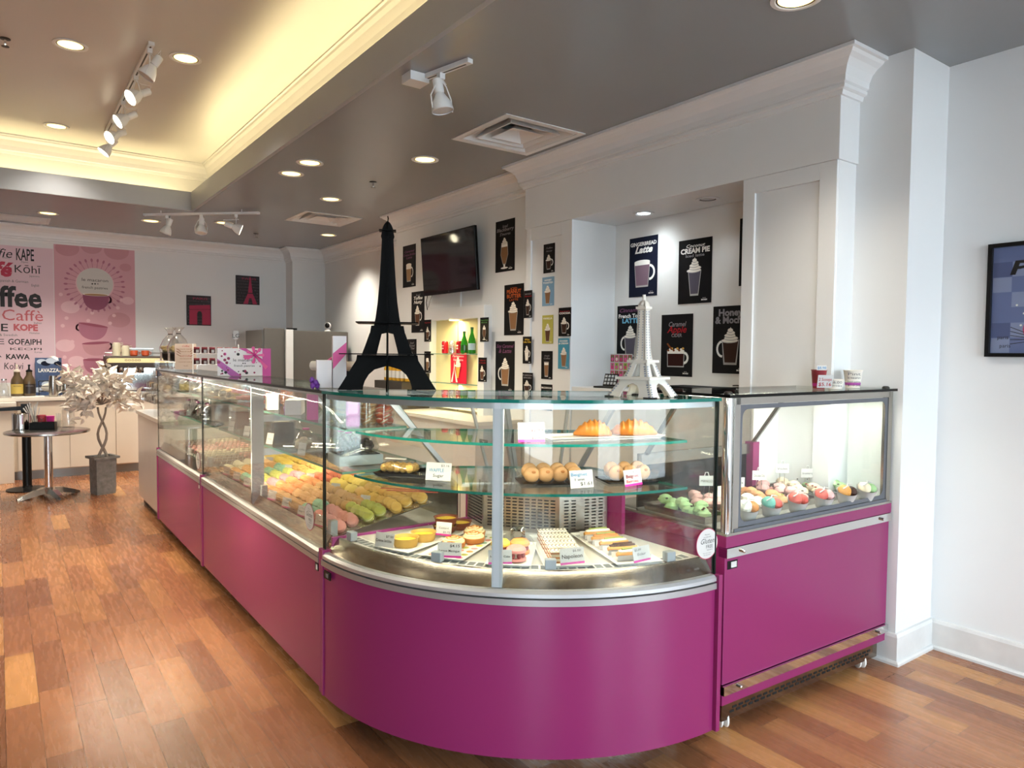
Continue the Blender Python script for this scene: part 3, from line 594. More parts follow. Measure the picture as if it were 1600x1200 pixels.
def whip(b, cx, y0, w, h, w_, m='cream', m2='print glass'):
    n = 5
    for i in range(n):
        f = i/n; b.disc(cx+(.06*w if i % 2 else -.06*w)*(1-f), y0+h*f*.9+h*.08, w*.52*(1-f*.85), h*.16, m2, w_+.00005*i, 14); b.disc(cx+(.04*w if i % 2 else -.05*w)*(1-f), y0+h*f*.9+h*.1, w*.5*(1-f*.85), h*.13, m, w_+.00005*i+.00003, 14)
    b.flat([(cx-.05*w, y0+h*.85), (cx+.05*w, y0+h*.85), (cx+.01*w, y0+h*1.05)], m, w_+.0004)
def drink(b, kind, x, y, w, h, liq, w_):
    "a printed drink: w x h box standing at x (centre), y (bottom)"
    g = 'print glass'; hw = w/2
    def quad(b0, b1, y0, y1, m, z): b.flat([(x-b0, y0), (x+b0, y0), (x+b1, y1), (x-b1, y1)], m, z)
    def handle(side, yc, hh, r):
        n = 12; P = [(x+side*(hw*.92+r*math.sin(PI*i/n)), yc-hh/2*math.cos(PI*i/n)) for i in range(n+1)]; t = w*.055
        for i in range(n):
            (ax, ay), (bx_, by) = P[i], P[i+1]; d = Vector((bx_-ax, by-ay)).normalized(); q = Vector((-d.y, d.x))*t
            b.flat([(ax-q.x, ay-q.y), (bx_-q.x, by-q.y), (bx_+q.x, by+q.y), (ax+q.x, ay+q.y)], 'print white', w_)
    if kind == 'mug':
        handle(1, y+h*.52, h*.5, w*.3); quad(hw*.78, hw, y, y+h*.9, g, w_); quad(hw*.72, hw*.93, y+h*.06, y+h*.82, liq, w_+.0001); quad(hw*.93, hw*.97, y+h*.80, y+h*.93, 'foam', w_+.0002); b.disc(x, y+h*.92, hw*.98, h*.07, 'foam', w_+.0003)
    elif kind == 'irish':
        handle(1, y+h*.45, h*.38, w*.3); quad(hw*.62, hw, y, y+h*.62, g, w_); quad(hw*.55, hw*.9, y+h*.05, y+h*.6, liq, w_+.0001); whip(b, x, y+h*.58, w*.95, h*.4, w_+.0002)
    elif kind == 'irishL':
        handle(-1, y+h*.42, h*.4, w*.3); quad(hw*.75, hw, y, y+h*.66, g, w_); quad(hw*.62, hw*.88, y+h*.06, y+h*.62, liq, w_+.0001); whip(b, x, y+h*.6, w*.95, h*.38, w_+.0002)
    elif kind == 'tall':
        quad(hw*.62, hw, y, y+h*.66, g, w_); quad(hw*.55, hw*.9, y+h*.05, y+h*.64, liq, w_+.0001); whip(b, x, y+h*.62, w*1.05, h*.36, w_+.0002)
    elif kind == 'foamtall':
        handle(1, y+h*.5, h*.5, w*.3); quad(hw*.7, hw, y, y+h*.8, g, w_); quad(hw*.62, hw*.92, y+h*.05, y+h*.72, liq, w_+.0001); quad(hw*.9, hw*.95, y+h*.68, y+h*.92, 'foam', w_+.0002); b.disc(x, y+h*.92, hw*.95, h*.07, 'foam', w_+.0003)
    elif kind == 'plain':
        quad(hw*.7, hw, y, y+h, g, w_); quad(hw*.6, hw*.88, y+h*.08, y+h*.8, liq, w_+.0001); quad(hw*.86, hw*.92, y+h*.78, y+h*.93, 'foam', w_+.0002)
    elif kind == 'pilsner':
        b.disc(x, y+h*.02, hw*.9, h*.03, 'print white', w_); quad(hw*.2, hw*.2, y+h*.02, y+h*.14, 'print white', w_); quad(hw*.35, hw*.95, y+h*.13, y+h*.45, g, w_+.0001); quad(hw*.95, hw*.8, y+h*.45, y+h*.78, g, w_+.0001)
        quad(hw*.3, hw*.85, y+h*.16, y+h*.45, liq, w_+.0002); quad(hw*.85, hw*.72, y+h*.45, y+h*.72, liq, w_+.0002); quad(hw*.74, hw*.74, y+h*.7, y+h*.84, 'foam', w_+.0003); whip(b, x, y+h*.8, w*.7, h*.2, w_+.0004)
    elif kind == 'widemug':
        handle(1, y+h*.5, h*.55, w*.22); quad(hw*.95, hw, y, y+h*.9, g, w_); quad(hw*.88, hw*.92, y+h*.06, y+h*.82, liq, w_+.0001); quad(hw*.92, hw*.94, y+h*.72, y+h*.92, 'foam', w_+.0002)
        for i in range(9): b.disc(x-hw*.85+i*hw*.21, y+h*(.9+.05*(i % 3)), hw*.14, h*.06, ('cinnamon', 'cream', 'waffle print')[i % 3], w_+.0003, 10)
        b.flat([(x-hw*1.05, y+h*1.25), (x-hw*.9, y+h*1.3), (x-hw*.35, y+h*.95), (x-hw*.5, y+h*.9)], 'cinnamon', w_+.0005)
def poster(label, px, plane, bg, lines, dr, logo=True, group='drink posters on the wall', name='drink_poster', curl=0.):
    "px = (left, right, left-top y, left-bottom y) in photo pixels on the wall plane x"
    l, r, ty, by = px; A = at(l, ty, x=plane); Z = at(l, by, x=plane); y1 = at(r, ty, x=plane).y
    Wd = A.y-y1; H = A.z-Z.z
    T = frame_at((0, 0, 0), (0, -1, 0), (0, 0, 1), (-1, 0, 0)); b = B(T)
    n = 8; P = []
    for i in range(n+1):
        f = i/n; P.append((f*Wd, curl*math.sin(f*PI)))
    b.rings([[(x, 0, c-.0022), (x, 0, c), (x, H, c*.4), (x, H, c*.4-.0022)] for x, c in P], bg, False)
    w = .0012+curl
    for txt, v, hh, col, fit, sh, bo in lines:
        b.text(txt, col, Wd/2, (v-.015)*H, w, hh*H*1.14, width=min(.92, fit*1.12)*Wd, shear=sh, bold=bo+.012)
    if dr: drink(b, dr[0], Wd*dr[2], H*dr[3], Wd*dr[4], H*dr[5], dr[1], w)
    if logo: b.text('Made with', 'print white', Wd*.8, H*.075, w, H*.010).text('MONIN', 'print white', Wd*.8, H*.04, w, H*.024, bold=.03)
    return b.build(name, loc=(plane-.0035, A.y, Z.z), label=label, cat='poster', group=group)
TV, ST, IN, NB, CB = 3.48, BX+.006, BX+.02, NX, 3.40
W_, G_ = 'print white', 'print grey'
poster('caramel poster with a tall foam-topped handled latte, nearest the black tower top', (630, 650, 385.5, 450), TV, 'pk black', [('Caramel', .84, .05, 'print purple', .7, .3, 0), ('Crème Brûlée', .76, .05, 'print purple', .8, .3, 0), ('Latte', .69, .05, 'print purple', .4, .3, 0)], ('foamtall', 'latte', .48, .13, .42, .44))
poster('black poster of a whipped mocha mug, partly behind the television corner', (643.5, 663.6, 456.8, 520), TV, 'pk black', [('Iced', .9, .05, G_, .3, .3, 0), ('Toffee', .82, .07, W_, .6, .3, .01), ('Nutty', .72, .07, W_, .6, .3, .01)], ('irish', 'mocha', .48, .17, .42, .5))
poster('small black mocha poster touching the lit shelf cabinet edge, upper of two', (663.5, 674, 500, 534), CB, 'pk black', [('Peppermint', .86, .05, 'print red', .8, .3, 0)], ('irish', 'mocha', .5, .1, .42, .6))
poster('black poster half hidden behind the black tower leg', (637, 651, 530, 572), TV, 'pk black', [('Iced', .84, .07, G_, .4, .4, 0), ('Spiced', .74, .07, G_, .6, .4, 0), ('Chai', .64, .07, G_, .5, .4, 0)], ('irish', 'mocha', .5, .1, .42, .45))
poster('small black poster at the lit cabinet edge, lower of two', (663.5, 673.5, 549, 582), CB, 'pk black', [('Caramel', .86, .05, W_, .8, .3, 0)], ('foamtall', 'tan drink', .5, .1, .4, .6))
poster('iced blackberry poster with a footed glass, between television and boxed wall', (775.2, 805, 347.5, 426.5), TV, 'pk black', [('Iced', .87, .05, G_, .25, .2, 0), ("Blackberry", .80, .06, G_, .8, .2, 0), ("S'mores", .72, .05, G_, .5, .2, 0)], ('pilsner', 'tan drink', .48, .06, .42, .6))
poster('large iced peanut butter latte poster with orange lettering', (788.7, 819, 446, 524), TV, 'pk black', [('ICED', .91, .04, 'print orange', .3, 0, 0), ('PEANUT', .84, .065, 'print orange', .66, 0, .02), ('BUTTER', .75, .065, 'print orange', .66, 0, .02), ('LATTE', .69, .035, 'print orange', .4, 0, 0)], ('tall', 'tan drink', .48, .09, .46, .58))
poster('large soy caramel latte poster with a handled glass mug', (775, 804.6, 533.5, 612), TV, 'pk black', [('Soy Caramel', .89, .06, 'print purple', .8, .3, 0), ('& Latte', .79, .07, 'print purple', .6, .3, 0)], ('irishL', 'tan drink', .52, .13, .46, .56))
poster('small dark green-lettered poster on the lit cabinet stile beside the bottles', (750.8, 764, 496.5, 534), CB, 'pk black', [('Peppermint', .88, .05, 'print green', .8, 0, 0), ('MOCHA', .78, .05, 'print green', .6, 0, 0)], ('pilsner', 'mocha', .5, .08, .42, .6))
poster('small black poster on the lit cabinet stile beside the red sign', (748, 761, 558.5, 596), CB, 'pk black', [('Cherry', .87, .05, 'print red', .6, .3, 0), ('& Chocolate', .77, .05, 'print red', .7, .3, 0)], ('irish', 'mocha', .46, .08, .46, .6))
# on the stiles and the inset door of the boxed wall
poster('small black poster of a red-lettered mocha overlapping the peanut butter poster', (819.5, 832, 454.5, 497), ST, 'pk black', [('SMOKED', .86, .045, G_, .7, 0, 0), ('Almonds', .78, .05, 'print red', .8, .2, 0)], ('irish', 'cocoa', .48, .1, .5, .6))
poster('small black poster with yellow lettering and a pale coffee mug', (817.5, 831, 526, 568), ST, 'pk black', [('White', .87, .06, 'print yellow', .5, .2, .01), ('Coffee Toffee', .78, .06, 'print yellow', .8, .2, .01)], ('irish', 'cream', .48, .1, .5, .58))
poster('small pumpkin spice poster just above the teal glass top', (817, 833, 582, 617), ST, 'pk black', [('PUMPKIN', .87, .06, G_, .8, 0, .01), ('SPICED', .76, .06, G_, .7, 0, .01)], ('irish', 'cocoa', .45, .08, .55, .6))
poster('black toffee coffee poster, topmost on the narrow inset door', (850, 867.5, 382.5, 427.5), IN, 'pk black', [('Toffee', .84, .05, G_, .5, .3, 0), ('Nutty', .74, .05, G_, .5, .3, 0)], ('irish', 'cocoa', .48, .12, .5, .52))
poster('pale blue honey toasted poster on the narrow inset door', (848, 866.3, 434, 478.5), IN, 'pk blue', [('HONEY', .88, .05, W_, .55, 0, .02), ('TOASTED', .79, .05, W_, .75, 0, .02)], ('tall', 'tan drink', .48, .06, .5, .66))
poster('yellow-green vanilla poster on the narrow inset door', (848, 864.8, 493, 537), IN, 'pk olive', [('VANILLA', .87, .06, W_, .75, 0, .01)], ('tall', 'mocha', .52, .06, .5, .66))
poster('black iced coffee poster with a plain straight glass', (846.5, 863.8, 548.5, 592), IN, 'pk black', [('Irish', .82, .05, G_, .4, .3, 0), ('Coffee', .73, .05, G_, .5, .3, 0)], ('plain', 'tan drink', .48, .08, .42, .54))
poster('black macaroon poster, lowest on the narrow inset door', (846, 863.5, 600, 640), IN, 'pk black', [('MACAROON', .85, .06, W_, .8, 0, .01)], ('tall', 'mocha', .5, .06, .5, .66))
poster('black cocoa poster at the niche corner above the teal one', (873.5, 893, 481.3, 525.7), BX-.001, 'pk black', [('Peppermint', .87, .04, 'print red', .7, 0, 0), ('COCOA', .79, .06, W_, .8, 0, .03)], ('irish', 'cocoa', .46, .1, .5, .58))
poster('teal cookies and cream poster at the niche corner', (872.8, 889.5, 528.8, 576), BX-.001, 'pk teal', [('COOKIES', .9, .05, W_, .7, .2, .02), ('& CREAM', .82, .05, W_, .8, .2, .02)], ('tall', 'tan drink', .55, .06, .55, .66))
# in the niche
poster('gingerbread latte poster with a glass mug, under the lit niche lamp', (984.5, 1028.5, 373.8, 465), NB, 'pk navy', [('GINGERBREAD', .87, .055, W_, .84, 0, .02), ('Latte', .75, .10, W_, .56, .35, .03)], ('mug', 'violet drink', .47, .16, .56, .46))
poster('coconut cream pie poster with a tall whipped iced latte', (1061.5, 1113.5, 377.3, 475.7), NB, 'pk black', [('Coconut', .89, .045, W_, .5, .3, 0), ('CREAM PIE', .80, .07, W_, .78, 0, .03), ('Iced latte', .74, .04, G_, .5, 0, .01)], ('tall', 'grey drink', .5, .12, .4, .6))
poster('cinnamon french toast latte poster behind the white tower top', (965.3, 1008, 478.6, 566), NB, 'pk black', [('Cinnamon', .90, .06, 'print purple', .75, .3, 0), ('French Toast', .80, .06, W_, .8, 0, .02), ('LATTE', .71, .07, 'print teal', .55, 0, .04)], ('irishL', 'grey drink', .5, .1, .44, .56))
poster('caramel apple cider poster with a wide dark mug', (1034.5, 1083.5, 492.3, 587.2), NB, 'pk black', [('Caramel', .82, .07, G_, .5, .3, 0), ('Apple', .72, .1, 'print red', .55, .3, 0), ('CIDER', .65, .05, G_, .3, 0, 0)], ('widemug', 'cola drink', .48, .15, .56, .3))
poster('honey mocha poster cut by the niche edge', (1115.3, 1170, 479.3, 583), NB, 'pk black', [('Honey', .87, .09, G_, .62, 0, .03), ('& Mocha', .76, .09, G_, .78, 0, .03)], ('irishL', 'cocoa', .52, .13, .5, .56))
poster('black poster seen only as a sliver at the upper niche edge', (1157, 1196, 342, 447), NB, 'pk black', [('PISTACHIO', .87, .05, W_, .7, 0, .02)], ('tall', 'grey drink', .5, .12, .4, .6))
# ---- television, tilted forward on its bracket
tx = 3.40; A, Bq = at(662.3, 373.5, x=tx), at(664, 462.7, x=tx); C2 = at(746.5, 352, x=tx); TW, TH = A.y-C2.y, A.z-Bq.z
t = thing('television', 'black flat television on the wall above the lit shelf cabinet', 'television', (tx, A.y, Bq.z))
T = frame_at((0, 0, 0), (0, -1, 0), (0, 0, 1), (-1, 0, 0)) @ Matrix.Rotation(math.radians(4), 4, 'X')
B(T).bx(0, TW, 0, TH, -.03, 0, 'gloss black').build('casing', t, bevel=.004)
mat('screen', '0c0f14', .06, var=.2); B(T).bx(.012, TW-.012, .03, TH-.012, 0, .001, 'screen').text('LG', 'print grey', TW/2, .012, .0012, .01).build('screen', t)
B().bx(.0, .07, -TW/2-.15, -TW/2+.15, .2, .4, 'black').build('wall_bracket', t)
cbl = thing('cable_cover', 'white vertical cable cover below the television', 'cable cover', (TV-.012, at(720, 470, x=TV).y, 1.93)); B().bx(0, .012, -.012, .012, 0, .16, 'trim white').build('channel', cbl)
yk = at(669.5, 480, x=TV).y
tag(B().tube([(TV-.01, yk, 2.08), (TV-.02, yk+.01, 2.0), (TV-.012, yk, 1.925)], .004, 'black').tube([(TV-.01, yk-.12, 2.1), (TV-.015, yk-.06, 2.02), (TV-.012, yk-.02, 1.95)], .002, 'black').build('cable'), 'thin black cable hanging under the television corner', 'cable')
# ---- lit shelf cabinet with cans and bottles
mat('cabinet glow', 'f0e6b0', .6); cy0, cy1 = 5.10, 6.10; cx = 3.40; cz1, hz = 1.92, 1.81
cab = thing('shelf_cabinet', 'white wall cabinet with warm-lit glass shelves below the television', 'cabinet', (cx, cy1, 0))
D0 = TV-cx
b = B().bx(0, D0, cy0-cy1, 0, hz, cz1, 'trim white'); b.bx(0, D0, cy0-cy1, cy0-cy1+.10, .9, hz, 'trim white').bx(0, D0, -.05, 0, .9, hz, 'trim white'); b.build('surround', cab, bevel=.002)
B().bx(D0-.006, D0-.001, cy0-cy1+.10, -.05, .9, hz, 'cabinet glow').bx(D0-.008, D0-.006, -.46, -.452, .9, hz, 'dark metal').build('back_panel', cab)
for z in (1.495, 1.22): slab(B(), [(.004, cy0-cy1+.101), (D0-.009, cy0-cy1+.101), (D0-.009, -.051), (.004, -.051)], z-.006, z, 'shelf glass', 'pale edge').build('glass_shelf', cab)
b = B().lathe([(.05, 0), (.05, -.01), (.04, -.012)], 'lamp warm', (D0-.045, -.45, hz), 16).build('puck_light', cab)
lamp('cabinet_light', 'AREA', (cx+.045, (cy0+cy1)/2, hz-.015), 7, (1, .80, .38), aim=(cx+.05, (cy0+cy1)/2, 0), size=.05, size_y=.8)
lamp('cabinet_light', 'AREA', (cx+.045, (cy0+cy1)/2, 1.20), 4, (1, .80, .38), aim=(cx+.05, (cy0+cy1)/2, 0), size=.05, size_y=.8)
mat('can red', 'b01826', .25, .5); mat('can silver', 'c9c9cc', .25, .8); mat('bottle green', '2f8a2c', .08, trans=.4); mat('label blue', '9fb6c8', .5); mat('bottle dark', '1d4f1c', .08)
def can(px, m, lb):
    p = at(px, 552, x=3.44); t = thing('drink_can', lb, 'can', (3.442, p.y, 1.495), 0, 'cans on the lit shelf')
    B().lathe([(.022, 0), (.031, .006), (.031, .105), (.026, .115)], m, n=20).build('can_body', t); B().lathe([(.026, .115), (.026, .118), (.022, .116)], 'can silver', n=20).build('can_lid', t)
    B(frame_at((-.0316, 0, .06), (0, -1, 0), (0, 0, 1), (-1, 0, 0))).text('Coca', 'print white' if m == 'can red' else 'can red', 0, .008, 0, .018, shear=.3).text('Cola', 'print white' if m == 'can red' else 'can red', 0, -.018, 0, .018, shear=.3).build('lettering', t)
can(695, 'can red', 'red soda can at the tower end of the lit shelf'); can(706.5, 'can silver', 'silver soda can between the two red cans'); can(717.5, 'can red', 'red soda can beside the green bottles')
def bottle(px, lb, lab, h):
    p = at(px, 552, x=3.44); t = thing('water_bottle', lb, 'bottle', (3.442, p.y, 1.495), 0, 'green bottles on the lit shelf')
    B().lathe([(.02, 0), (.034, .006), (.034, h*.42), (.028, h*.58), (.013, h*.8), (.012, h)], 'bottle green', n=18).build('glass_body', t); B().lathe([(.014, h*.93), (.014, h+.004)], 'bottle dark', n=12).build('cap', t)
    B().lathe([(.0345, h*.15), (.0345, h*.4)], lab, n=18, caps=(False, False)).build('bottle_label', t)
bottle(725, 'shorter dark green bottle beside the red can', 'bottle dark', .20); bottle(737, 'taller green bottle with pale blue label', 'label blue', .235)
p = at(704, 598, x=3.43); b = B(frame_at((0, 0, 0), (0, -1, 0), (0, 0, 1), (-1, 0, 0))); Wc, Hc = .285, .28
b.rings([[(x, 0, c-.002), (x, 0, c), (x, Hc, c), (x, Hc, c-.002)] for x, c in ((0, 0), (.1, .006), (.19, -.004), (Wc, .006))], 'pk red', False)
b.text('Parisienne', W_, Wc/2, Hc*.86, .008, .022, width=.2, shear=.3).text('Valentine', W_, Wc/2, Hc*.74, .008, .022, width=.17, shear=.3)
b.flat([(.12, .05), (.15, .05), (.185, .16), (.105, .16)], 'waffle print', .008); whip(b, .145, .155, .10, .09, .0084); b.flat([(.02, .01), (.05, .01), (.07, .1), (.08, .17), (.09, .1), (.11, .01), (.14, .01), (.095, .12), (.08, .2), (.065, .12)], W_, .0088)
tag(b.build('greeting_sign', loc=(3.43, p.y, 1.222)), 'red sign with ice cream cone standing on the lower lit shelf', 'sign')
for i, (px, wd, z, lb) in enumerate(((684, .10, 1.06, 'pale box under the lit shelves nearest the tower'), (700, .14, 1.05, 'pale box at the middle under the lit shelves'), (722, .16, 1.07, 'wide pale box under the red sign'), (741, .10, 1.055, 'pale box at the poster end under the lit shelves'))):
    y = at(px, 605, x=3.44).y; t = thing('carton', lb, 'box', (3.43, y, z-.06), 0, 'boxes under the lit shelves'); B().bx(-.02, .03, -wd/2, wd/2, 0, .09, 'cream').build('carton_body', t); B().bx(-.021, .031, -wd/2-.001, wd/2+.001, .09, .1, 'latte').build('carton_lid', t)
tag(B().bx(cx, TV-.01, cy0+.1, cy1-.05, .985, 1.0, 'trim white').build('carton_shelf'), 'white ledge under the boxes in the lit cabinet', 'shelf')
# ---- framed print by the right-hand corner
p, q = at(1548, 383, x=3.9), at(1543.5, 557.5, x=3.9); FH, FW_ = p.z-q.z, .52
t = thing('framed_picture', 'black framed blue and pink Paris picture on the white wall', 'picture', (3.9, p.y, q.z))
T = frame_at((0, 0, 0), (0, -1, 0), (0, 0, 1), (-1, 0, 0))
for nm, a in (('frame_rail', (0, FW_, 0, .018)), ('frame_rail', (0, FW_, FH-.018, FH)), ('frame_stile', (0, .018, .018, FH-.018)), ('frame_stile', (FW_-.018, FW_, .018, FH-.018))): B(T).bx(*a, 0, .03, 'black').build(nm, t)
mat('art blue', '6b78a8', .5); mat('art blue pale', '8d98be', .5); mat('art blue deep', '55618f', .5); b = B(T); b.bx(.018, FW_-.018, .018, FH-.018, .004, .01, 'art blue')
for i in range(6):
    for j in range(7):
        if (i*3+j*5+i*j) % 4 < 2: b.flat([(.02+i*.08, .02+j*.072), (.098+i*.08, .02+j*.072), (.098+i*.08, .09+j*.072), (.02+i*.08, .09+j*.072)], ('art blue pale', 'art blue deep')[(i+j) % 2], .0102)
b.text('PARIS', 'ink', .26, FH-.15, .0110, .065, width=.36, shear=.2, bold=.03).text('paris', 'ink', .07, .085, .0110, .018).text('paris', 'ink', .08, .045, .0110, .018)
for k, (u, v, r) in enumerate(((.13, .13, .04), (.17, .2, .06), (.2, .28, .06), (.24, .3, .08), (.3, .2, .1), (.34, .3, .07))): b.disc(u+.06, v, r, r*1.3, 'print pink', .0104+k*.00005, 18)
for i in range(22):
    a = i*2.4; b.disc(.20+.10*math.cos(a)*(i/22), .24+.13*math.sin(a)*(i/22), .005, .005, 'print white', .0115, 8)
for i in range(5): b.flat([(.1, .14-.02*i), (.3, .05+.01*i), (.3, .053+.01*i), (.1, .143-.02*i)], 'ink', .0112)
b.build('picture_print', t)
B(T).bx(.018, FW_-.018, .018, FH-.018, .014, .016, 'clear glass').build('picture_glass', t)
# ---- two canvases and the mural on the far wall
TB = frame_at((0, 0, 0), (1, 0, 0), (0, 0, 1), (0, -1, 0))
def far(px, py): return at(px, py, y=FY)
mat('canvas dark', '241f24', .7); mat('canvas rose', 'a12a4c', .7); mat('canvas grey', '5c545a', .7)
def canvas(lb, l, r, ty, by, arch):
    a, z = far(l, ty), far(l, by); w, h = far(r, ty).x-a.x, a.z-z.z; t = thing('canvas_picture', lb, 'picture', (a.x, FY-.025, z.z), 0, 'Paris canvases on the far wall')
    b = B(TB); b.bx(0, w, 0, h, -.024, 0, 'canvas dark')
    for i in range(9): b.text('Paris Lumière Boulevard'[i:i+12], 'canvas grey', w*.5, h*(.06+i*.105), .0006, .016, width=w*.9)
    b.text('PARIS', 'canvas rose', w*.55, h*.86, .001, .03, width=w*.6)
    if arch:
        b.flat([(w*.1, h*.03), (w*.42, h*.03), (w*.42, h*.38), (w*.62, h*.38), (w*.62, h*.03), (w*.98, h*.03), (w*.96, h*.7), (w*.1, h*.66)], 'canvas rose', .0012); b.disc(w*.52, h*.38, w*.1, h*.1, 'canvas dark', .0014, 16); b.flat([(w*.1, h*.52), (w*.97, h*.55), (w*.97, h*.56), (w*.1, h*.53)], 'canvas dark', .0015)
    else:
        b.flat([(w*.3, h*.02), (w*.5, h*.02), (w*.55, h*.22), (w*.65, h*.22), (w*.7, h*.02), (w*.9, h*.02), (w*.7, h*.4), (w*.62, h*.95), (w*.6, h*.98), (w*.58, h*.95), (w*.5, h*.4)], 'canvas rose', .0012); b.flat([(w*.4, h*.38), (w*.8, h*.38), (w*.8, h*.41), (w*.4, h*.41)], 'canvas dark', .0014)
    b.build('canvas_print', t)
canvas('dark canvas with a pink triumphal arch on the far wall', 291, 329, 461, 508, True)
canvas('dark canvas with a pink tower on the far wall', 368, 404.5, 430, 475, False)
# mural
mat('mural lilac', 'dcc0cb', .6, var=.03); mat('mural rose', 'cd9ba7', .6, var=.1, scale=2.2); mat('mural deep', '8b4763', .6); mat('mural mid', 'a8697f', .6); mat('mural pale', 'ddb6bf', .6); mat('mural soft', 'bf8a93', .6)
mat('mural red', 'b12a48', .6); mat('mural salmon', 'c2616a', .6); mat('mural cup shade', '93495f', .6)
def mural(name, lb, l, r, ty, by, m):
    a, z = far(l, ty), far(l, by); b = B(TB); w = far(r, ty).x-a.x; h = a.z-z.z; b.bx(0, w, 0, h, -.003, 0, m); return b, a, z, w, h
b, a, z, w, h = mural('m', '', -130, 82.5, 372, 600, 'mural lilac')
def wd(txt, x0, x1, yb, yt, m, sh=0., bo=0., n='ink'):
    p, q, s = far(x0, yb), far(x1, yb), far(x0, yt); b.text(txt, m, (p.x+q.x)/2-a.x, p.z-z.z, .001, (s.z-p.z), width=q.x-p.x, shear=sh, bold=bo)
for args in (('Koffie', -40, 18, 399, 384, 'ink', .25), ('Dutch', 4, 15, 403.5, 400.5, 'ink grey'), ('KAPE', 25, 53, 406, 387, 'ink', 0, .015), ('Filipino', 33, 44, 410.5, 407.5, 'ink grey'), ('café', -45, 18, 428, 405, 'mural red', .25, .04),
             ('Kōhī', 22, 63, 425.5, 413, 'ink'), ('Japanese', 46, 62, 432.5, 429.5, 'ink grey'), ('French & Spanish & German', -28, 44, 438.5, 434, 'ink grey'), ('English', 49, 61, 447.5, 443.5, 'ink grey'), ('Coffee', -62, 65, 475.5, 442, 'ink', 0, .03),
             ('Caffè', 3, 67, 500, 482, 'mural salmon'), ('Italian', 53, 65, 506, 502.5, 'ink grey'), ('KAFFE', -60, 12, 516, 503.5, 'ink', 0, .01), ('KOPE', 21, 59, 516, 506, 'mural salmon', 0, .05), ('Hawaiian', 46, 62, 521.5, 518.5, 'ink grey'),
             ('Danish & Swedish', -22, 27, 524.5, 520.5, 'ink grey'), ('KAFE', -60, 6, 537, 528, 'ink'), ('GOFAIPH', 13, 65, 538, 529, 'ink', 0, .02), ('Scottish', 34, 48, 540.5, 537.5, 'ink grey'), ('KEOPI', 16, 65, 547, 543, 'ink'), ('Korean', 54, 66, 551.5, 548.5, 'ink grey'),
             ('KAVA', -50, 2, 558, 551, 'ink'), ('KAWA', 9, 46, 561, 553, 'ink', 0, .03), ('Kohvi', 6, 36, 577, 566, 'ink', .1)):
    wd(*args)
tag(b.build('wall_mural', loc=(a.x, FY-.002, z.z)), 'pale lilac mural of coffee words in many languages on the far wall', 'mural', 'coffee murals on the far wall')
b, a, z, w, h = mural('m', '', 83.5, 210, 377.5, 600, 'mural rose')
def mp(px, py): p = far(px, py); return p.x-a.x, p.z-z.z
sc_ = far(101, 450).x-far(100, 450).x
def md(px, py, r, m, w_, ry=None): b.disc(*mp(px, py), r*sc_, (ry or r)*sc_, m, w_, 26)
for i, (x, y, r, m) in enumerate(((105, 388, 19, 'mural soft'), (143, 386, 17, 'mural soft'), (182, 393, 21, 'mural soft'), (196, 418, 10, 'mural soft'), (186, 500, 19, 'mural soft'), (110, 480, 15, 'mural pale'), (102, 540, 15, 'mural pale'), (196, 545, 13, 'mural soft'), (120, 565, 14, 'mural pale'), (200, 470, 10, 'mural pale'))): md(x, y, r, m, .0006+i*.00002, r*.75)
for i in range(30):   # fan of spoons round the white disc
    an = 2*PI*i/30; c0 = mp(148.5, 446)
    for r0, r1, wd_ in ((30, 44, 1.0),):
        T2 = Matrix.Translation((c0[0], c0[1], 0)) @ Matrix.Rotation(an, 4, 'Z')
        b.flat([(r0*sc_, -.4*sc_), (r1*sc_, -.4*sc_), (r1*sc_, .4*sc_), (r0*sc_, .4*sc_)], 'mural mid', .0011, T2); b.disc(r1*sc_+3*sc_, 0, 3.4*sc_, 1.9*sc_, 'mural mid', .0012, 12, T2)
for i in range(24): md(95+(i*37) % 108, 460+(i*53) % 110, 3.2, 'mural pale', .0009)
md(148.5, 444, 31.5, 'mural pale', .0016, 22.5*1.35); md(148.5, 443, 30, 'paper', .0017, 29)
b.text('le macaron', 'ink', *mp(148.5, 440), .002, 6*sc_, width=43*sc_).text('french pastries', 'ink', *mp(148.5, 451.5), .002, 5*sc_, width=42*sc_)
for i in (-1, 0, 1): md(148.5+i*4.3, 443.6, 1.4, 'ink' if i < 1 else 'print grey', .002)
def cup(px, py, w_, h_, m, side, tilt, z0, inside=None):
    c0 = mp(px, py); T2 = Matrix.Translation((c0[0], c0[1], 0)) @ Matrix.Rotation(tilt, 4, 'Z'); k = sc_
    n = 14; P = [(-w_*k, 0)]+[(w_*k*math.cos(PI+PI*i/n)*(1 if abs(math.cos(PI*i/n)) < .7 else .98), -h_*k*abs(math.sin(PI*i/n))**.75) for i in range(1, n)]+[(w_*k, 0)]
    for i in range(16):
        an = -PI/2+PI*i/15; b.disc((side*(w_*.92+4.5*math.cos(an)))*k, (-h_*.3+5.5*math.sin(an))*k, 1.6*k, 1.6*k, m, z0-.00003, 10, T2)
    b.flat(P, m, z0, T2); b.disc(0, 0, w_*k, 2.6*k, 'mural cup shade' if inside is None else inside, z0+.0001, 26, T2)
    if inside: b.disc(0, -.3*k, w_*.88*k, 1.9*k, 'latte', z0+.0002, 26, T2)
cup(150, 460.5, 22, 29, 'mural deep', 1, 0, .0022, 'cream'); cup(146, 508, 24, 28, 'mural mid', -1, -.15, .0026); cup(150, 536, 23, 24, 'mural soft', 1, .08, .003); cup(147, 562, 18, 26, 'mural mid', 1, 0, .0034)
tag(b.build('wall_mural', loc=(a.x, FY-.002, z.z)), 'pink mural of stacked coffee cups under a round white logo', 'mural', 'coffee murals on the far wall')
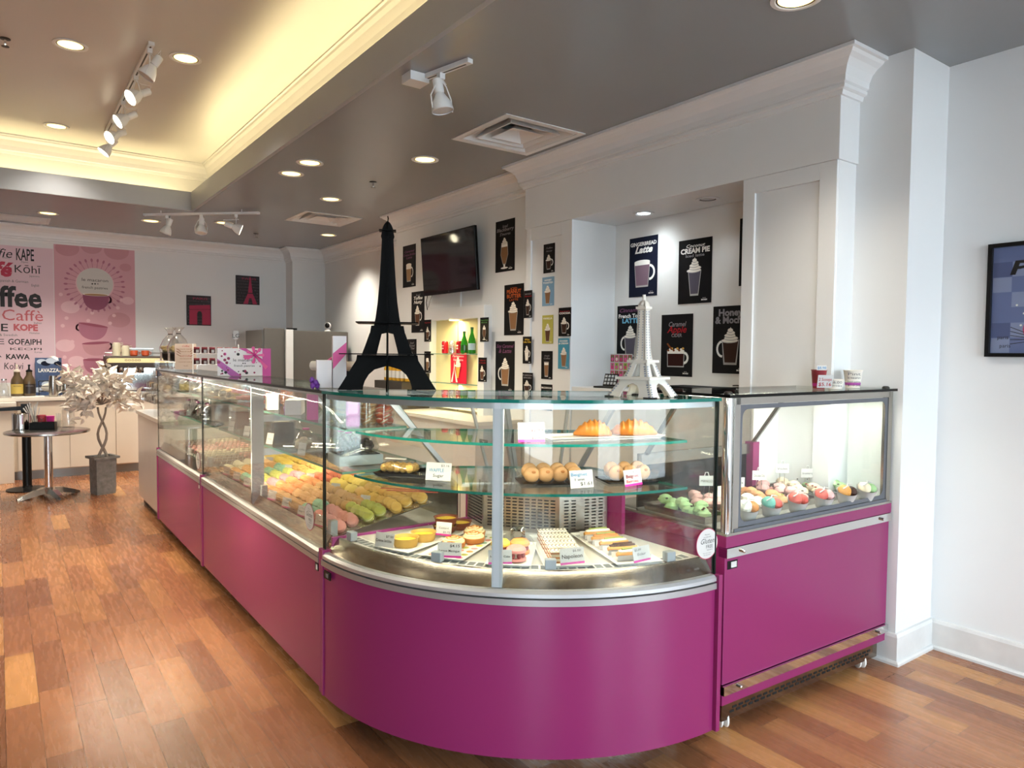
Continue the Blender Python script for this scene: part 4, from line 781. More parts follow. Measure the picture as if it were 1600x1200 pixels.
# ================================================================ TOWERS AND COUNTER-TOP THINGS
SHAPE = [(0, 77, 38), (6, 73, 37.5), (14, 68, 35), (24, 62, 29), (32, 57, 20), (38, 53.5, 0), (46, 48.5, 0), (48, 48, 0), (55, 47, 0), (55.1, 40, 17), (68, 35, 14), (88, 28, 9), (90, 27, 0), (101, 25, 0), (101.1, 21, 0), (113, 18.5, 0), (138, 15.2, 0), (163, 13, 0), (200, 10.7, 0), (236, 9, 0), (240, 10.4, 0), (247, 9, 0), (252, 8.4, 0), (257, 6.4, 0), (261, 4, 0), (264, .8, 0)]
SHAPE2 = [r if r[0] < 113 else r for r in SHAPE[:16]]+[(138, 16.3, 0), (163, 15, 0), (200, 13.8, 0), (236, 13, 0), (240, 15, 0), (246, 14.5, 0), (247, 12.5, 0), (253, 12, 0), (259, 9.5, 0), (264, 3.5, 0)]
def sheet(b, k, th, m, T):
    for (h0, o0, i0), (h1, o1, i1) in zip(SHAPE, SHAPE[1:]):
        if h1-h0 < .2: continue
        for s in (-1, 1):
            q = [(s*i0*k, h0*k), (s*o0*k, h0*k), (s*o1*k, h1*k), (s*i1*k, h1*k)]
            b.prism(q if s > 0 else q[::-1], -th/2, th/2, m, T)
mat('tower black', '050505', .5, spec=.06)
ua = math.atan2(-.19, .37); k = .69/264
bt_ = thing('tower_model', 'large black cut-out tower model standing on the curved glass top', 'tower model', (1.30, 2.665, GT+.001), ua)
UP = Matrix(((1, 0, 0, 0), (0, 0, -1, 0), (0, 1, 0, 0), (0, 0, 0, 1)))
sheet_a = B(); sheet(sheet_a, k, .006, 'tower black', UP); sheet_a.build('tower_sheet', bt_)
sheet_b = B(); sheet(sheet_b, k*.8, .006, 'tower black', Matrix.Rotation(PI/2, 4, 'Z') @ UP)
for i in range(0, len(sheet_b.v)): sheet_b.v[i] = (sheet_b.v[i][0], sheet_b.v[i][1], sheet_b.v[i][2]/.8)
sheet_b.build('tower_sheet', bt_)
for h, w in ((56.5, 70), (105, 47), (249, 13)):
    B().box((0, 0, h*k), (2*w*k, 2*w*k*.8, .004), 'tower black').build('platform', bt_)
B().tube([(0, 0, 263*k), (.002, 0, 268*k), (0, .0, 272*k)], .0025, 'tower black', 6).build('hanging_loop', bt_)
mat('tower white', 'e3dfd6', .55, var=.03); mat('tower slot', '8f97a6', .6)
wp = at(1002, 624.5, z=GT); k = .355/264
wt = thing('tower_model', 'small white slatted tower model standing near the curved glass edge', 'tower model', (1.93, 1.835, GT+.001), math.radians(12))
for q in range(4):
    b = B(Matrix.Rotation(PI/2*q, 4, 'Z'))
    for (h0, o0, i0), (h1, o1, i1) in zip(SHAPE2, SHAPE2[1:]):
        if h1-h0 < .2: continue
        f = .93; w0, w1 = o0*k*f, o1*k*f; j0, j1 = i0*k*.78, i1*k*.78
        for s in (-1, 1):
            fr_ = [(s*j0, -w0, h0*k), (s*w0, -w0, h0*k), (s*w1, -w1, h1*k), (s*j1, -w1, h1*k)]; bk = [(x, y+.008, z) for x, y, z in fr_]
            b.add(fr_+bk, [(0, 1, 2, 3), (7, 6, 5, 4), (0, 4, 5, 1), (1, 5, 6, 2), (2, 6, 7, 3), (3, 7, 4, 0)], 'tower white')
    for h in list(range(4, 40, 6))+list(range(58, 88, 6))+list(range(106, 236, 7)):   # slot pattern on the legs
        import bisect
        ih = max(i for i in range(len(SHAPE2)) if SHAPE2[i][0] <= h); h0, o0, _ = SHAPE2[ih]; h1, o1, _ = SHAPE2[ih+1]; o = (o0+(o1-o0)*(h-h0)/(h1-h0))*k*.93; z = h*k
        for s in (-1, 1):
            wl_ = .0045 if h < 90 else .002; xo = o-.008 if h < 90 else o*.45
            b.box((s*xo, -o-.0004, z), (wl_*1.5, .0014, .0046), 'tower slot')
    b.build('tower_face', wt)
for h, w in ((51, 54), (97, 32), (243, 16)): B().box((0, 0, h*k), (2*w*k, 2*w*k, .009), 'tower white').build('platform', wt)
B().ball((0, 0, 252*k), (.017, .017, .014), 'tower white').tube([(0, 0, 255*k), (0, 0, 279*k)], .0062, 'tower white', 8).build('tower_cap', wt)
for sx in (-1, 1):
    for sy in (-1, 1): B().box((sx*.082, sy*.082, .0015), (.036, .036, .004), 'black').build('foot_pad', wt)
# white gift box with bow
mat('gift white', 'ece6e6', .4); mat('gift magenta', 'c4288f', .35); mat('gift pink', 'e0559a', .5); mat('gift purple', 'b455a8', .45); mat('gift maroon', '8e1f4e', .5)
gp = at(382, 587, z=GT); gr = -math.atan2(gp.x, gp.y)
gb = thing('gift_box', 'big white dotted gift box with a magenta bow on the long case', 'gift box', (1.235, 4.52, GT+.001), gr); gw, gh = .31, .172
B().bx(-gw/2, gw/2, 0, .09, 0, gh, 'gift white').build('box_body', gb, bevel=.002)
fd = UP @ Matrix.Translation((0, 0, .0006))
b = B(fd); b.flat([(gw/2-.05, 0), (gw/2, 0), (gw/2, gh), (gw/2-.05, gh)], 'gift magenta', .0003)
b.flat([(-gw/2, gh*.38), (-gw/2, gh*.62), (-gw/2+.14, 0), (-gw/2+.075, 0)], 'gift purple', .0004); b.flat([(gw/2-.19, gh), (gw/2-.145, gh), (gw/2-.05, gh*.42), (gw/2-.05, gh*.62)], 'gift magenta', .0005)
for i in range(46):
    u, v = random.uniform(-gw/2+.008, gw/2-.06), random.uniform(.01, gh-.01)
    if abs(u+.01) < .07 and gh*.25 < v < gh*.66: continue
    b.disc(u, v, *(2*[random.choice((.003, .004, .006, .009))]), random.choice(('gift maroon', 'gift magenta', 'ink', 'gift maroon')), .0008+i*.00001, 12)
b.text('le macaron', 'ink grey', .0, gh*.53, .0015, .018, width=.13, bold=.01).text('french pastries', 'ink grey', .0, gh*.34, .0015, .014, width=.12, bold=.01); b.disc(-.008, gh*.46, .004, .004, 'ink', .0015, 10).disc(.004, gh*.46, .004, .004, 'ink', .0015, 10)
b.build('print', gb)
b = B(fd @ Matrix.Translation((.062, gh*.76, .006)))
for i in range(7):
    a = i*2*PI/7; b.rings([[(.006*math.cos(a)-.006*math.sin(a), .006*math.sin(a), 0), (.05*math.cos(a+.2), .05*math.sin(a+.2), .012), (.055*math.cos(a), .055*math.sin(a), .002), (.05*math.cos(a-.2), .05*math.sin(a-.2), .012)], [(0, 0, .004)]*4], 'gift pink')
b.flat([(0, 0), (.06, -.09), (.075, -.07)], 'gift pink', .004).flat([(0, 0), (-.07, .0), (-.06, -.03)], 'gift pink', .003).ball((0, 0, .008), .01, 'gift magenta').build('bow', gb)
# tall slim boxes
def slim(px0, px1, ytop, ybase, y, lb, band):
    p, q = at(px0, ybase, y=y), at(px1, ybase, y=y); x0, x1 = p.x, q.x; h = at(px0, ytop, y=y).z-GT; w = (x1-x0)*.96
    t = thing('slim_gift_box', lb, 'gift box', ((x0+x1)/2, y, GT+.001), math.radians(-18), 'slim white gift boxes'); B().bx(-w/2, w/2, 0, .06, 0, h, 'gift white').build('box_body', t, bevel=.001)
    b = B(UP); b.flat([(-w/2, h*band[0]), (w/2, h*band[1]), (w/2, h*band[2]), (-w/2, h*band[3])], band[4], .0006); b.build('ribbon_band', t); 
    B().bx(w/2, w/2+.0006, .0, .06, 0, h, band[5]).build('side_print', t)
slim(495, 518, 563, 605.5, 2.92, 'shorter slim white gift box with a pale grey ribbon', (.28, .64, .74, .42, 'gift white', 'gift white')); slim(520.5, 541, 525, 606, 2.89, 'taller slim white gift box with a pink ribbon', (.36, .66, .88, .66, 'gift pink', 'gift maroon'))
mat('ribbon grey', 'c3c0c8', .5)
rp = at(468, 560, y=3.15)
b = B(); b.tube([(0, 0, 0), (.05, .02, .075), (.062, .02, .11), (.05, .02, .125), (.035, .02, .115), (.04, .02, .085), (.072, .02, .03), (.09, .02, .0)], .008, 'gift pink')
tag(b.build('ribbon_loop', loc=(1.17, 3.05, GT+.001)), 'pink ribbon loop standing behind the slim white boxes', 'ribbon')
b = B()
for i in range(5): b.ball((.012*math.cos(i*1.25), .008*math.sin(i*1.25), .012+.012*(i % 3)), (.011, .008, .012), 'gift purple', jit=.2)
mat('bow violet', '6a2f8c', .5); b.mats = ['bow violet' if m == 'gift purple' else m for m in b.mats]
tag(b.build('ribbon_bow', loc=(1.08, 2.905, GT+.001)), 'small violet ribbon bow beside the shorter slim box', 'ribbon')
p0, p1 = at(483, 573, x=1.28), at(556, 549, x=1.42)
pr = thing('paper_roll', 'cream roll of paper lying behind the slim white boxes', 'paper roll', (1.25, 3.1, GT+.001), math.radians(-60))
B(Matrix.Translation((0, 0, .09)) @ Matrix.Rotation(PI/2, 4, 'Y')).lathe([(.012, -.13), (.022, -.13), (.022, .13), (.012, .13)], 'cream', n=18).build('roll', pr); B().box((-.06, 0, .035), (.02, .06, .07), 'black').box((.06, 0, .035), (.02, .06, .07), 'black').build('roll_stand', pr)
# acrylic menu holder
mh = at(287, 579, z=GT)
t = thing('menu_holder', 'clear acrylic menu stand with a cream coffee card', 'menu', (1.165, 5.86, GT+.001), math.radians(-11)); t.rotation_euler.x = -.16
B().bx(-.08, .08, 0, .06, 0, .004, 'acrylic').bx(-.08, .08, .0, .003, .004, .215, 'acrylic').build('holder', t)
b = B(UP); mat('menu card', 'd9c2b0', .7); b.flat([(-.075, .012), (.075, .012), (.075, .21), (-.075, .21)], 'menu card', -.0045)
b.text('Coffee', 'print red', 0, .185, .001, .014, shear=.3).text('Iced Coffee', 'print red', 0, .11, .001, .012, shear=.3)
for i, s in enumerate(('Espresso $3  Latte $4.50', 'Americano $4  Mocha $5', 'Hot Chocolate $4', 'Caramel $5  Vanilla $5', 'Tea $3')): b.text(s, 'cinnamon', 0, (.165, .145, .09, .065, .035)[i], .001, .008)
for s in (-1, 1):
    for i in range(3): b.flat([(s*.065, .17-.02*i), (s*.035, .15-.02*i), (s*.033, .153-.02*i), (s*.063, .173-.02*i)], 'cinnamon', .001)
b.build('menu_card', t)
# wire jar rack
jr = thing('jar_rack', 'white tilted wire rack of little jars behind the dotted gift box', 'rack', (1.235, 5.22, GT+.001), math.radians(-13))
b = B()
for x in (-.15, .15): b.tube([(x, .0, 0), (x, .12, .20), (x, .14, 0), (x, 0, 0)], .003, 'white plastic', 6)
for z, y in ((.058, .035), (.135, .08)):
    for dy in (0, .045): b.tube([(-.15, y+dy-.02, z), (.15, y+dy-.02, z)], .0025, 'white plastic', 6)
b.build('wire_frame', jr)
sg = B().tube([(.13, .1, .19), (.13, .1, .24)], .002, 'white plastic', 6); sg.bx(.115, .15, .098, .1, .24, .30, 'paper').text('LG', 'ink', .132, .25, .003, .03, T=frame_at((0, .0965, 0), (1, 0, 0), (0, 0, 1), (0, -1, 0))).build('price_sign', jr)
mat('jar red', '8f2a35', .5); mat('jar body', '4a2a2c', .15)
JW = Matrix.Translation((1.235, 5.22, GT+.001)) @ Matrix.Rotation(math.radians(-13), 4, 'Z'); j0 = None
for r_, (z, y) in enumerate(((.0585, .036), (.1355, .081))):
    for i in range(6):
        P = JW @ Vector((-.125+.05*i, y, z)); lb = f"small red-lidded jar, {ordn(i)} from the menu stand on the {('lower', 'upper')[r_]} wire row"
        if j0 is None:
            j0 = thing('jam_jar', lb, 'jar', P, 0, 'jars in the white wire rack'); B().lathe([(.017, 0), (.02, .004), (.02, .028), (.017, .033)], 'jar body', n=14).build('jar_body', j0)
            B().lathe([(.0195, .032), (.0195, .043), (.017, .045)], 'jar red', n=14).build('lid', j0); B(frame_at((0, -.0203, 0), (1, 0, 0), (0, 0, 1), (0, -1, 0))).flat([(-.009, .006), (.009, .006), (.009, .026), (-.009, .026)], 'paper').build('jar_label', j0)
        else: dup(j0, P, 0, lb)
# things on the freezer lid
def paper_cup(name, lb, px, base, y, rt, rb, h, body, band, txt):
    p = at(px, base, y=y); t = thing(name, lb, 'cup', (p.x, y, 1.349), -.95); b = B().lathe([(rb, 0), (rb*.98, .004), (rt, h-.004), (rt+.003, h), (rt-.001, h+.001), (rt-.004, h-.02)], body, n=24, caps=(True, False)); b.build('cup_body', t)
    B().lathe([(rb+.0006, .012), (rb+.0008+(rt-rb)*.2, .012+h*.16)], band, n=24, caps=(False, False)).build('band', t)
    if txt:
        q = B(frame_at((0, -rt-.0005, 0), (1, 0, 0), (0, 0, 1), (0, -1, 0)))
        for i, (s, v, hh) in enumerate(txt): q.text(s, 'ink' if i else 'ink grey', 0, v*h, .0, hh, width=rt*1.3)
        q.build('lettering', t)
    return t
paper_cup('pint_cup', 'cream pint cup with grey lettering on the freezer lid', 1332, 608, 1.83, .043, .034, .085, 'cream', 'gift purple', (('Pint', .72, .014), ('le macaron', .52, .012), ('french pastries', .3, .010), ('$10.50', .1, .009)))
paper_cup('paper_cup', 'small low white cup between the price signs and the pint', 1305, 609, 1.78, .036, .03, .045, 'cream', 'gift purple', (('$6.00', .6, .012), ('Drinks', .3, .008)))
paper_cup('paper_cup', 'magenta cup on the freezer lid behind the price signs', 1279, 607, 1.85, .034, .027, .088, 'jar red', 'gift magenta', ())
def sign(lb, px, py, y, w, h, lines, loc=None, rz=.0, name='price_sign', tilt=-.12):
    p = at(px, py, y=y) if loc is None else Vector(loc); t = thing(name, lb, 'price sign', p, rz); T = frame_at((0, 0, 0), (1, 0, 0), (0, 0, 1), (0, -1, 0)) @ Matrix.Rotation(tilt, 4, 'X')
    B(T).bx(-w/2, w/2, 0, h, -.001, 0, 'paper').build('card', t)
    b = B(T)
    for s, m, u, v, hh in lines: b.text(s, m, u*w, v*h, .0006, hh*h, width=None if len(s) < 3 else min(w*.85, len(s)*hh*h*.75), bold=.012)
    b.build('handwriting', t); return t
sign('small price sign reading 8.98 on the magenta cup', 1284, 578.5, 1.81, .045, .022, (('$8.98', 'ink blue', 0, .25, .55),), rz=-.7, tilt=0)
sign('two-scoops price sign leaning in front of the magenta cup', 1288, 606, 1.79, .07, .06, (('2 Scoops', 'print red', 0, .55, .25), ('$5.16', 'print red', 0, .15, .28)), rz=-.6, tilt=.2)
t = thing('card_reader', 'grey wedge card reader on the freezer lid behind the cups', 'card reader', (*at(1296, 606, y=1.98).xy, 1.349), .2); B(UP).prism([(-.05, 0), (.05, 0), (.05, .13), (-.045, .09)], -.05, .02, 'grey plastic').build('casing', t, bevel=.003); B(UP).flat([(-.035, .05), (.04, .06), (.04, .11), (-.035, .085)], 'screen', .021).build('screen', t)
# niche sill: photo sheet, black tray box, red jar
nz = NZ0+.001
p = at(966, 605, x=3.66); t = thing('photo_sheet', 'sheet of pink and green pastry photos standing on the niche sill', 'photo sheet', (3.66, p.y, nz), math.radians(-8))
T = frame_at((0, 0, 0), (0, -1, 0), (0, 0, 1), (-1, 0, 0)); b = B(T).bx(-.1, .16, 0, .24, -.002, 0, 'paper')
for i in range(5):
    for j in range(4):
        x, y = -.075+i*.052, .033+j*.058; b.flat([(x-.022, y-.025), (x+.022, y-.025), (x+.022, y+.025), (x-.022, y+.025)], ('pk olive', 'print pink', 'gift pink', 'jar red')[(i*2+j) % 4], .0004); b.disc(x, y-.006, .014, .014, ('gift pink', 'cream', 'print pink')[(i+j) % 3], .0008, 12).disc(x, y+.012, .008, .008, 'print green', .001, 10)
b.build('photo_print', t)
p = at(950, 616, x=3.47); t = thing('sample_box', 'open black sample box on the niche sill beside the photo sheet', 'box', (3.47, p.y, nz), math.radians(15)); B().bx(-.05, .05, -.09, .09, 0, .012, 'black').build('tray', t)
b = B(Matrix.Translation((.03, 0, .012)) @ Matrix.Rotation(-1.2, 4, 'Y')); b.bx(-.0, .09, -.05, .06, 0, .006, 'black')
for i in range(4):
    for j in range(3): b.bx(.01+j*.026, .028+j*.026, -.042+i*.026, -.024+i*.026, .006, .0068, 'grey metal')
b.build('lid', t)
for i in range(3):
    p = at(1085, 612, x=3.42); t = thing('serving_tray', f"flat black serving tray, {('lowest', 'middle', 'topmost')[i]} of the stack on the niche sill", 'tray', (3.52, p.y+.02*i, nz+i*.014), 0, 'stack of black trays'); B().bx(-.11, .11, -.22, .22, 0, .005, 'black').build('tray_base', t); B().sweep([(-.11, -.22), (.11, -.22), (.11, .22), (-.11, .22)], [(0, .005), (.012, .012), (.014, .012), (.006, .004)], 'black', side=-1, closed=True).build('rim', t)
p = at(1144, 607, x=3.5); t = thing('jam_jar', 'tiny red jar at the far end of the niche sill', 'jar', (3.5, p.y, nz)); B().lathe([(.012, 0), (.014, .003), (.014, .034)], 'jar red', n=14).build('jar_body', t); B().lathe([(.013, .034), (.013, .042)], 'paper', n=14).build('lid', t)
p = at(1151, 607, x=3.52); t = thing('carton', 'little white box next to the tiny red jar', 'box', (3.53, p.y-.01, nz)); B().bx(-.02, .02, -.03, .03, 0, .055, 'paper').build('carton_body', t); B().bx(-.021, .021, -.031, .031, .055, .061, 'black').build('carton_lid', t)
# ---- back counter with syrup bottles behind the black tower
bc = thing('back_counter', 'white back counter under the television wall', 'counter', (3.0, 4.64, 0)); B().bx(.02, .47, 0, 2.2, .08, .93, 'counter white').build('body', bc); B().bx(0, .475, -.01, 2.22, .93, .96, 'counter top').build('countertop', bc); B().bx(.06, .47, .02, 2.18, 0, .08, 'dark metal').build('plinth', bc)
rk = thing('bottle_rack', 'dark stepped bottle rack behind the black tower', 'rack', (3.2, 6.35, .961)); B().bx(-.1, .2, -.3, .3, 0, .26, 'dark metal').build('step', rk); B().bx(.05, .2, -.3, .3, .26, .34, 'dark metal').build('step', rk)
mat('syrup gold', 'c9982f', .1, trans=.3); mat('syrup clear', 'd8d4c6', .1, trans=.5)
sb0 = None
for i in range(6):
    loc = (3.2, 6.11+.09*i, 1.2215); lb = f"syrup bottle with white label, {ordn(i)} from the lit cabinet on the dark rack"
    if sb0 is None:
        sb0 = thing('syrup_bottle', lb, 'bottle', loc, 0, 'syrup bottles behind the black tower'); B().lathe([(.03, 0), (.034, .005), (.034, .12), (.013, .16), (.013, .2)], 'syrup gold', n=16).build('glass_body', sb0); B().lathe([(.0345, .03), (.0345, .1)], 'paper', n=16, caps=(False, False)).build('bottle_label', sb0); B().lathe([(.014, .2), (.014, .22)], 'black', n=12).build('cap', sb0)
    else: dup(sb0, loc, 0, lb)
# ---- refrigerator with camera on top
mat('fridge grey', '66635e', .35, .5, .04); mat('bright strip', 'd9dcdc', .35, .2)
rx0, rx1, ry = 2.67, 3.79, 8.95; fg = thing('refrigerator', 'dark grey double-door refrigerator by the corner pilaster', 'refrigerator', (rx0, ry, 0))
W2 = rx1-rx0; B().bx(.0, W2, .04, .75, .05, 1.77, 'fridge grey').build('body', fg); B().bx(0.02, .27, .0, .04, .08, 1.79, 'fridge grey').build('door', fg, bevel=.004); o = B().bx(.38, W2, .0, .04, .08, 1.765, 'fridge grey').build('door', fg, bevel=.004)
B().bx(.28, .37, -.03, .03, .08, 1.78, 'bright strip').build('edge_strip', fg); B().bx(.31, .43, .0, .05, 1.775, 1.80, 'black').build('hinge', fg); B().bx(.02, W2, .05, .7, 0, .05, 'black').build('plinth', fg)
t = thing('security_camera', 'small white home camera with black face on the refrigerator', 'camera', (*at(512, 517, y=9.1).xy, 1.771)); B().lathe([(.04, 0), (.042, .01), (.03, .02), (.02, .03)], 'white plastic', n=18).ball((0, 0, .075), (.045, .045, .05), 'white plastic').build('body', t); B().ball((-.012, -.02, .08), (.034, .034, .036), 'gloss black').build('lens_face', t)
# ================================================================ FAR COUNTER, TABLES, TREE
mat('cabinet cream', 'd6cbbb', .35, var=.03); mat('toe steel', '8b8d8c', .4, .6)
fc = thing('coffee_counter', 'cream coffee counter along the far wall', 'counter', (-.9, 9.8, 0)); L = 3.0
B().bx(0, L, .02, FY-9.83, .1, .905, 'cabinet cream').build('body', fc); B().bx(0, L, .05, FY-9.83, 0, .1, 'toe steel').build('plinth', fc); B().bx(-.01, L+.01, -.02, FY-9.83, .905, .945, 'counter top').build('countertop', fc, bevel=.004)
for a, b_ in ((1.07, 1.57), (1.575, 2.05), (2.055, 2.55)):
    o = B().bx(a, b_, .003, .02, .11, .895, 'cabinet cream').build('door', fc, bevel=.002); B().lathe([(.006, 0), (.006, .008)], 'grey metal', n=10, T=Matrix.Translation((a+.45, .003, .8)) @ Matrix.Rotation(PI/2, 4, 'X')).build('knob', o)
B().bx(0, 1.03, -.16, .02, .0, .86, 'cabinet cream').bx(-.01, 1.06, -.20, .02, .86, .905, 'counter top').build('side_block', fc, bevel=.004)
ct = .946
# espresso machine
mat('machine cream', 'e2cf92', .25); mat('machine brown', '4a3a30', .4); mat('cup orange', 'b8502e', .25); mat('cup ivory', 'c9c3ae', .4)
em = thing('espresso_machine', 'brown and cream espresso machine with cups on top', 'espresso machine', (1.07, 9.86, ct)); 
B().bx(0, .74, .12, .36, 0, .48, 'machine brown').bx(0, .74, 0, .12, .34, .42, 'machine brown').bx(0, .05, .0, .12, 0, .40, 'machine brown').bx(.69, .74, 0, .12, 0, .4, 'machine brown').build('body', em, bevel=.008)
B(UP).prism([(-.0, .40), (.74, .40), (.74, .455), (.03, .455), (.008, .44)], -.06, .06, 'machine cream').build('control_fascia', em, bevel=.004)
b = B(UP)
for i in range(5): b.flat([(.19+i*.036, .42), (.217+i*.036, .42), (.217+i*.036, .442), (.19+i*.036, .442)], 'ink', .0605).flat([(.195+i*.036, .425), (.212+i*.036, .425), (.212+i*.036, .437), (.195+i*.036, .437)], 'machine cream', .0608)
b.build('button_panel', em); b = B(UP)
for i in range(3): b.text('<', 'ink grey', .47+i*.05, .422, .0605, .018)
b.build('lettering', em)
B().bx(.05, .69, .11, .119, .05, .33, 'chrome').build('splash_plate', em); B().bx(.03, .71, -.02, .12, .0, .04, 'steel').build('drip_tray', em)
for x in (.16, .38, .60): B().lathe([(.03, .27), (.036, .28), (.036, .34)], 'chrome', (x, .06, 0), 14).box((x, -.03, .285), (.022, .14, .02), 'black').build('brew_head', em)
B().tube([(0, .2, .48), (0, .2, .52), (.74, .2, .52), (.74, .2, .48)], .006, 'chrome').build('cup_rail', em)
def mug(lb, px, m, r, h, grp='cups on the espresso machine', z=ct+.481, stack=1):
    x = at(px, 548, y=10.02).x; t = thing('coffee_cup', lb, 'cup', (x, 10.02, z), 0, grp)
    for i in range(1):
        B().lathe([(r*.7, 0), (r*.95, h*.2), (r, h), (r*.93, h), (r*.88, h*.25)], m, n=18, caps=(True, True)).build('cup_body', t); B().tube([(r*.95, 0, h*.8), (r*1.4, 0, h*.7), (r*1.4, 0, h*.35), (r*.9, 0, h*.25)], .005, m).build('handle', t)
mug('orange cup beside the ivory cup stacks on the espresso machine', 209, 'cup orange', .046, .07); mug('orange cup nearest the cellophane basket on the espresso machine', 227, 'cup orange', .046, .07)
for px, n, w in ((182, 4, 'taller ivory cup stack'), (196, 3, 'shorter ivory cup stack')):
    x = at(px, 548, y=10.02).x
    for i in range(n):
        t = thing('ivory_cup', f"ivory cup, {('lowest', 'second', 'third', 'topmost')[i] if n == 4 else ('lowest', 'middle', 'topmost')[i]} of the {w}", 'cup', (x, 10.02, ct+.481+i*.036), 0, 'ivory cups on the espresso machine')
        B().lathe([(.047, 0), (.045, .03), (.036, .055), (.03, .06)], 'cup ivory', n=16).build('cup_body', t); B().tube([(.043, -.01, .03), (.07, -.01, .035), (.065, -.01, .055), (.036, -.01, .05)], .004, 'cup ivory', 6).build('handle', t)
t = thing('storage_tin', 'grey steel tin behind the orange cups', 'tin', (at(220, 548, y=10.13).x, 10.13, ct+.481)); B().bx(-.14, .14, -.03, .03, 0, .09, 'grey metal').build('tin_body', t, bevel=.003); B().bx(-.143, .143, -.033, .033, .09, .1, 'steel').build('tin_lid', t)
# syrup pump bottles, poster stand, pitchers
mat('pump olive', '5a4a35', .3); mat('pump label', 'cdb45c', .5); mat('pump dark', '2a2220', .4); mat('coffee ad', '3a4f78', .35, var=.4, scale=14); mat('ad pale', 'c3d0e2', .4)
for px, lb, lab, pump in ((27, 'brown sauce bottle with a yellow label on the far counter', 'pump label', 'cream'), (46, 'brown sauce bottle with a black label and black pump', 'pump dark', 'black')):
    x = at(px, 610, y=9.93).x; t = thing('sauce_bottle', lb, 'bottle', (x, 9.93, ct+.013), 0, 'pump bottles on the far counter'); B().lathe([(.058, 0), (.062, .006), (.062, .16), (.058, .19), (.032, .24), (.03, .28)], 'pump olive', n=20).build('bottle_body', t)
    B().lathe([(.0625, .03), (.0625, .14)], lab, n=20, caps=(False, False)).build('bottle_label', t); B().lathe([(.033, .28), (.033, .295), (.01, .31), (.008, .35)], pump, n=14).box((0, -.03, .355), (.022, .09, .018), pump).build('pump', t)
    B(frame_at((0, -.063, 0), (1, 0, 0), (0, 0, 1), (0, -1, 0))).text('MONIN', 'ink' if lab == 'pump label' else 'print grey', 0, .11, 0, .016).build('lettering', t)
x0 = at(18, 612, y=9.9).x; x1 = at(69, 612, y=9.9).x; t = thing('serving_tray', 'white tray under the two sauce bottles', 'tray', ((x0+x1)/2, 9.93, ct)); B().bx(-(x1-x0)/2, (x1-x0)/2, -.09, .09, 0, .012, 'white plastic').build('tray_base', t, bevel=.003)
a, z = at(54.5, 559, y=10.2), at(97, 608, y=10.2); wA = z.x-a.x; t = thing('coffee_advert', 'dark blue coffee advert panel standing against the far wall', 'advert', (a.x, 10.2, ct)); hA = a.z-ct
b = B(TB); b.bx(0, wA, 0, hA, -.006, 0, 'coffee ad'); b.text('LAVAZZA', 'print white', wA/2, hA*.62, .0012, .045, width=wA*.78, bold=.03)
for u, v, r, m in ((.25, .9, .05, 'ad pale'), (.62, .92, .06, 'ad pale'), (.45, .3, .06, 'ad pale'), (.1, .15, .05, 'ad pale'), (.85, .85, .04, 'pk navy'), (.4, .85, .05, 'pk navy'), (.8, .2, .07, 'pk navy')): b.disc(u*wA, v*hA, r, r*.6, m, .0006+.00005*(u*10), 16)
b.build('advert_print', t)
def steel_pot(lb, px0, px1, yt, yb, y, z, m='steel', handle=True, name='milk_pitcher', cat='pitcher'):
    x0, x1 = at(px0, yb, y=y).x, at(px1, yb, y=y).x; r = (x1-x0)/2; h = at(px0, yt, y=y).z-z; t = thing(name, lb, cat, ((x0+x1)/2, y, z)); B().lathe([(r*.95, 0), (r, .01), (r*.95, h*.75), (r*.85, h), (r*.8, h)], m, n=18).build('body', t)
    if handle: B().tube([(r*.9, 0, h*.85), (r*1.5, 0, h*.75), (r*1.45, 0, h*.3), (r*.95, 0, h*.2)], .006, m).build('handle', t)
steel_pot('steel milk pitcher in front of the blue advert', 76, 91, 587, 611, 9.9, ct); steel_pot('steel milk pitcher nearest the white tree leaves', 97, 108, 584, 611, 9.92, ct)
t = thing('wire_basket', 'black wire basket with a cream pad in front of the blue advert', 'basket', (at(84, 605, y=10.06).x, 10.06, ct)); b = B()
for z in (.06, .12, .18): b.tube([(-.15, -.06, z), (.16, -.06, z), (.16, .06, z), (-.15, .06, z), (-.15, -.06, z)], .004, 'black', 6)
for x in (-.15, -.05, .06, .16): b.tube([(x, -.06, 0), (x, -.06, .18)], .004, 'black', 6)
b.build('wires', t); B().ball((.0, 0, .10), (.13, .03, .06), 'cream').build('pad', t)
t = thing('glass_jar', 'clear glass jar at the left edge of the far counter', 'jar', (at(6, 611, y=9.9).x, 9.9, ct)); B().lathe([(.045, 0), (.05, .01), (.05, .12), (.03, .16), (.028, .2)], 'cellophane', n=16, caps=(True, False)).build('glass_body', t); B().lathe([(.03, .2), (.03, .215)], 'chrome', n=14).build('lid', t)
x = at(160, 590, y=10.0).x
for i in range(7):
    t = thing('paper_cup', f"paper cup, {ordn(i)} from the bottom of the tall stack beside the espresso machine", 'cup', (x, 10.0, ct+.001+i*.045), 0, 'stack of paper cups'); B().lathe([(.028, 0), (.04, .1), (.042, .103), (.038, .1)], 'cup ivory' if i % 2 else 'latte', n=16, caps=(True, False)).build('cup_body', t)
    if i == 6: B().lathe([(.042, .10), (.04, .115), (.03, .118)], 'black', n=16).build('lid', t)
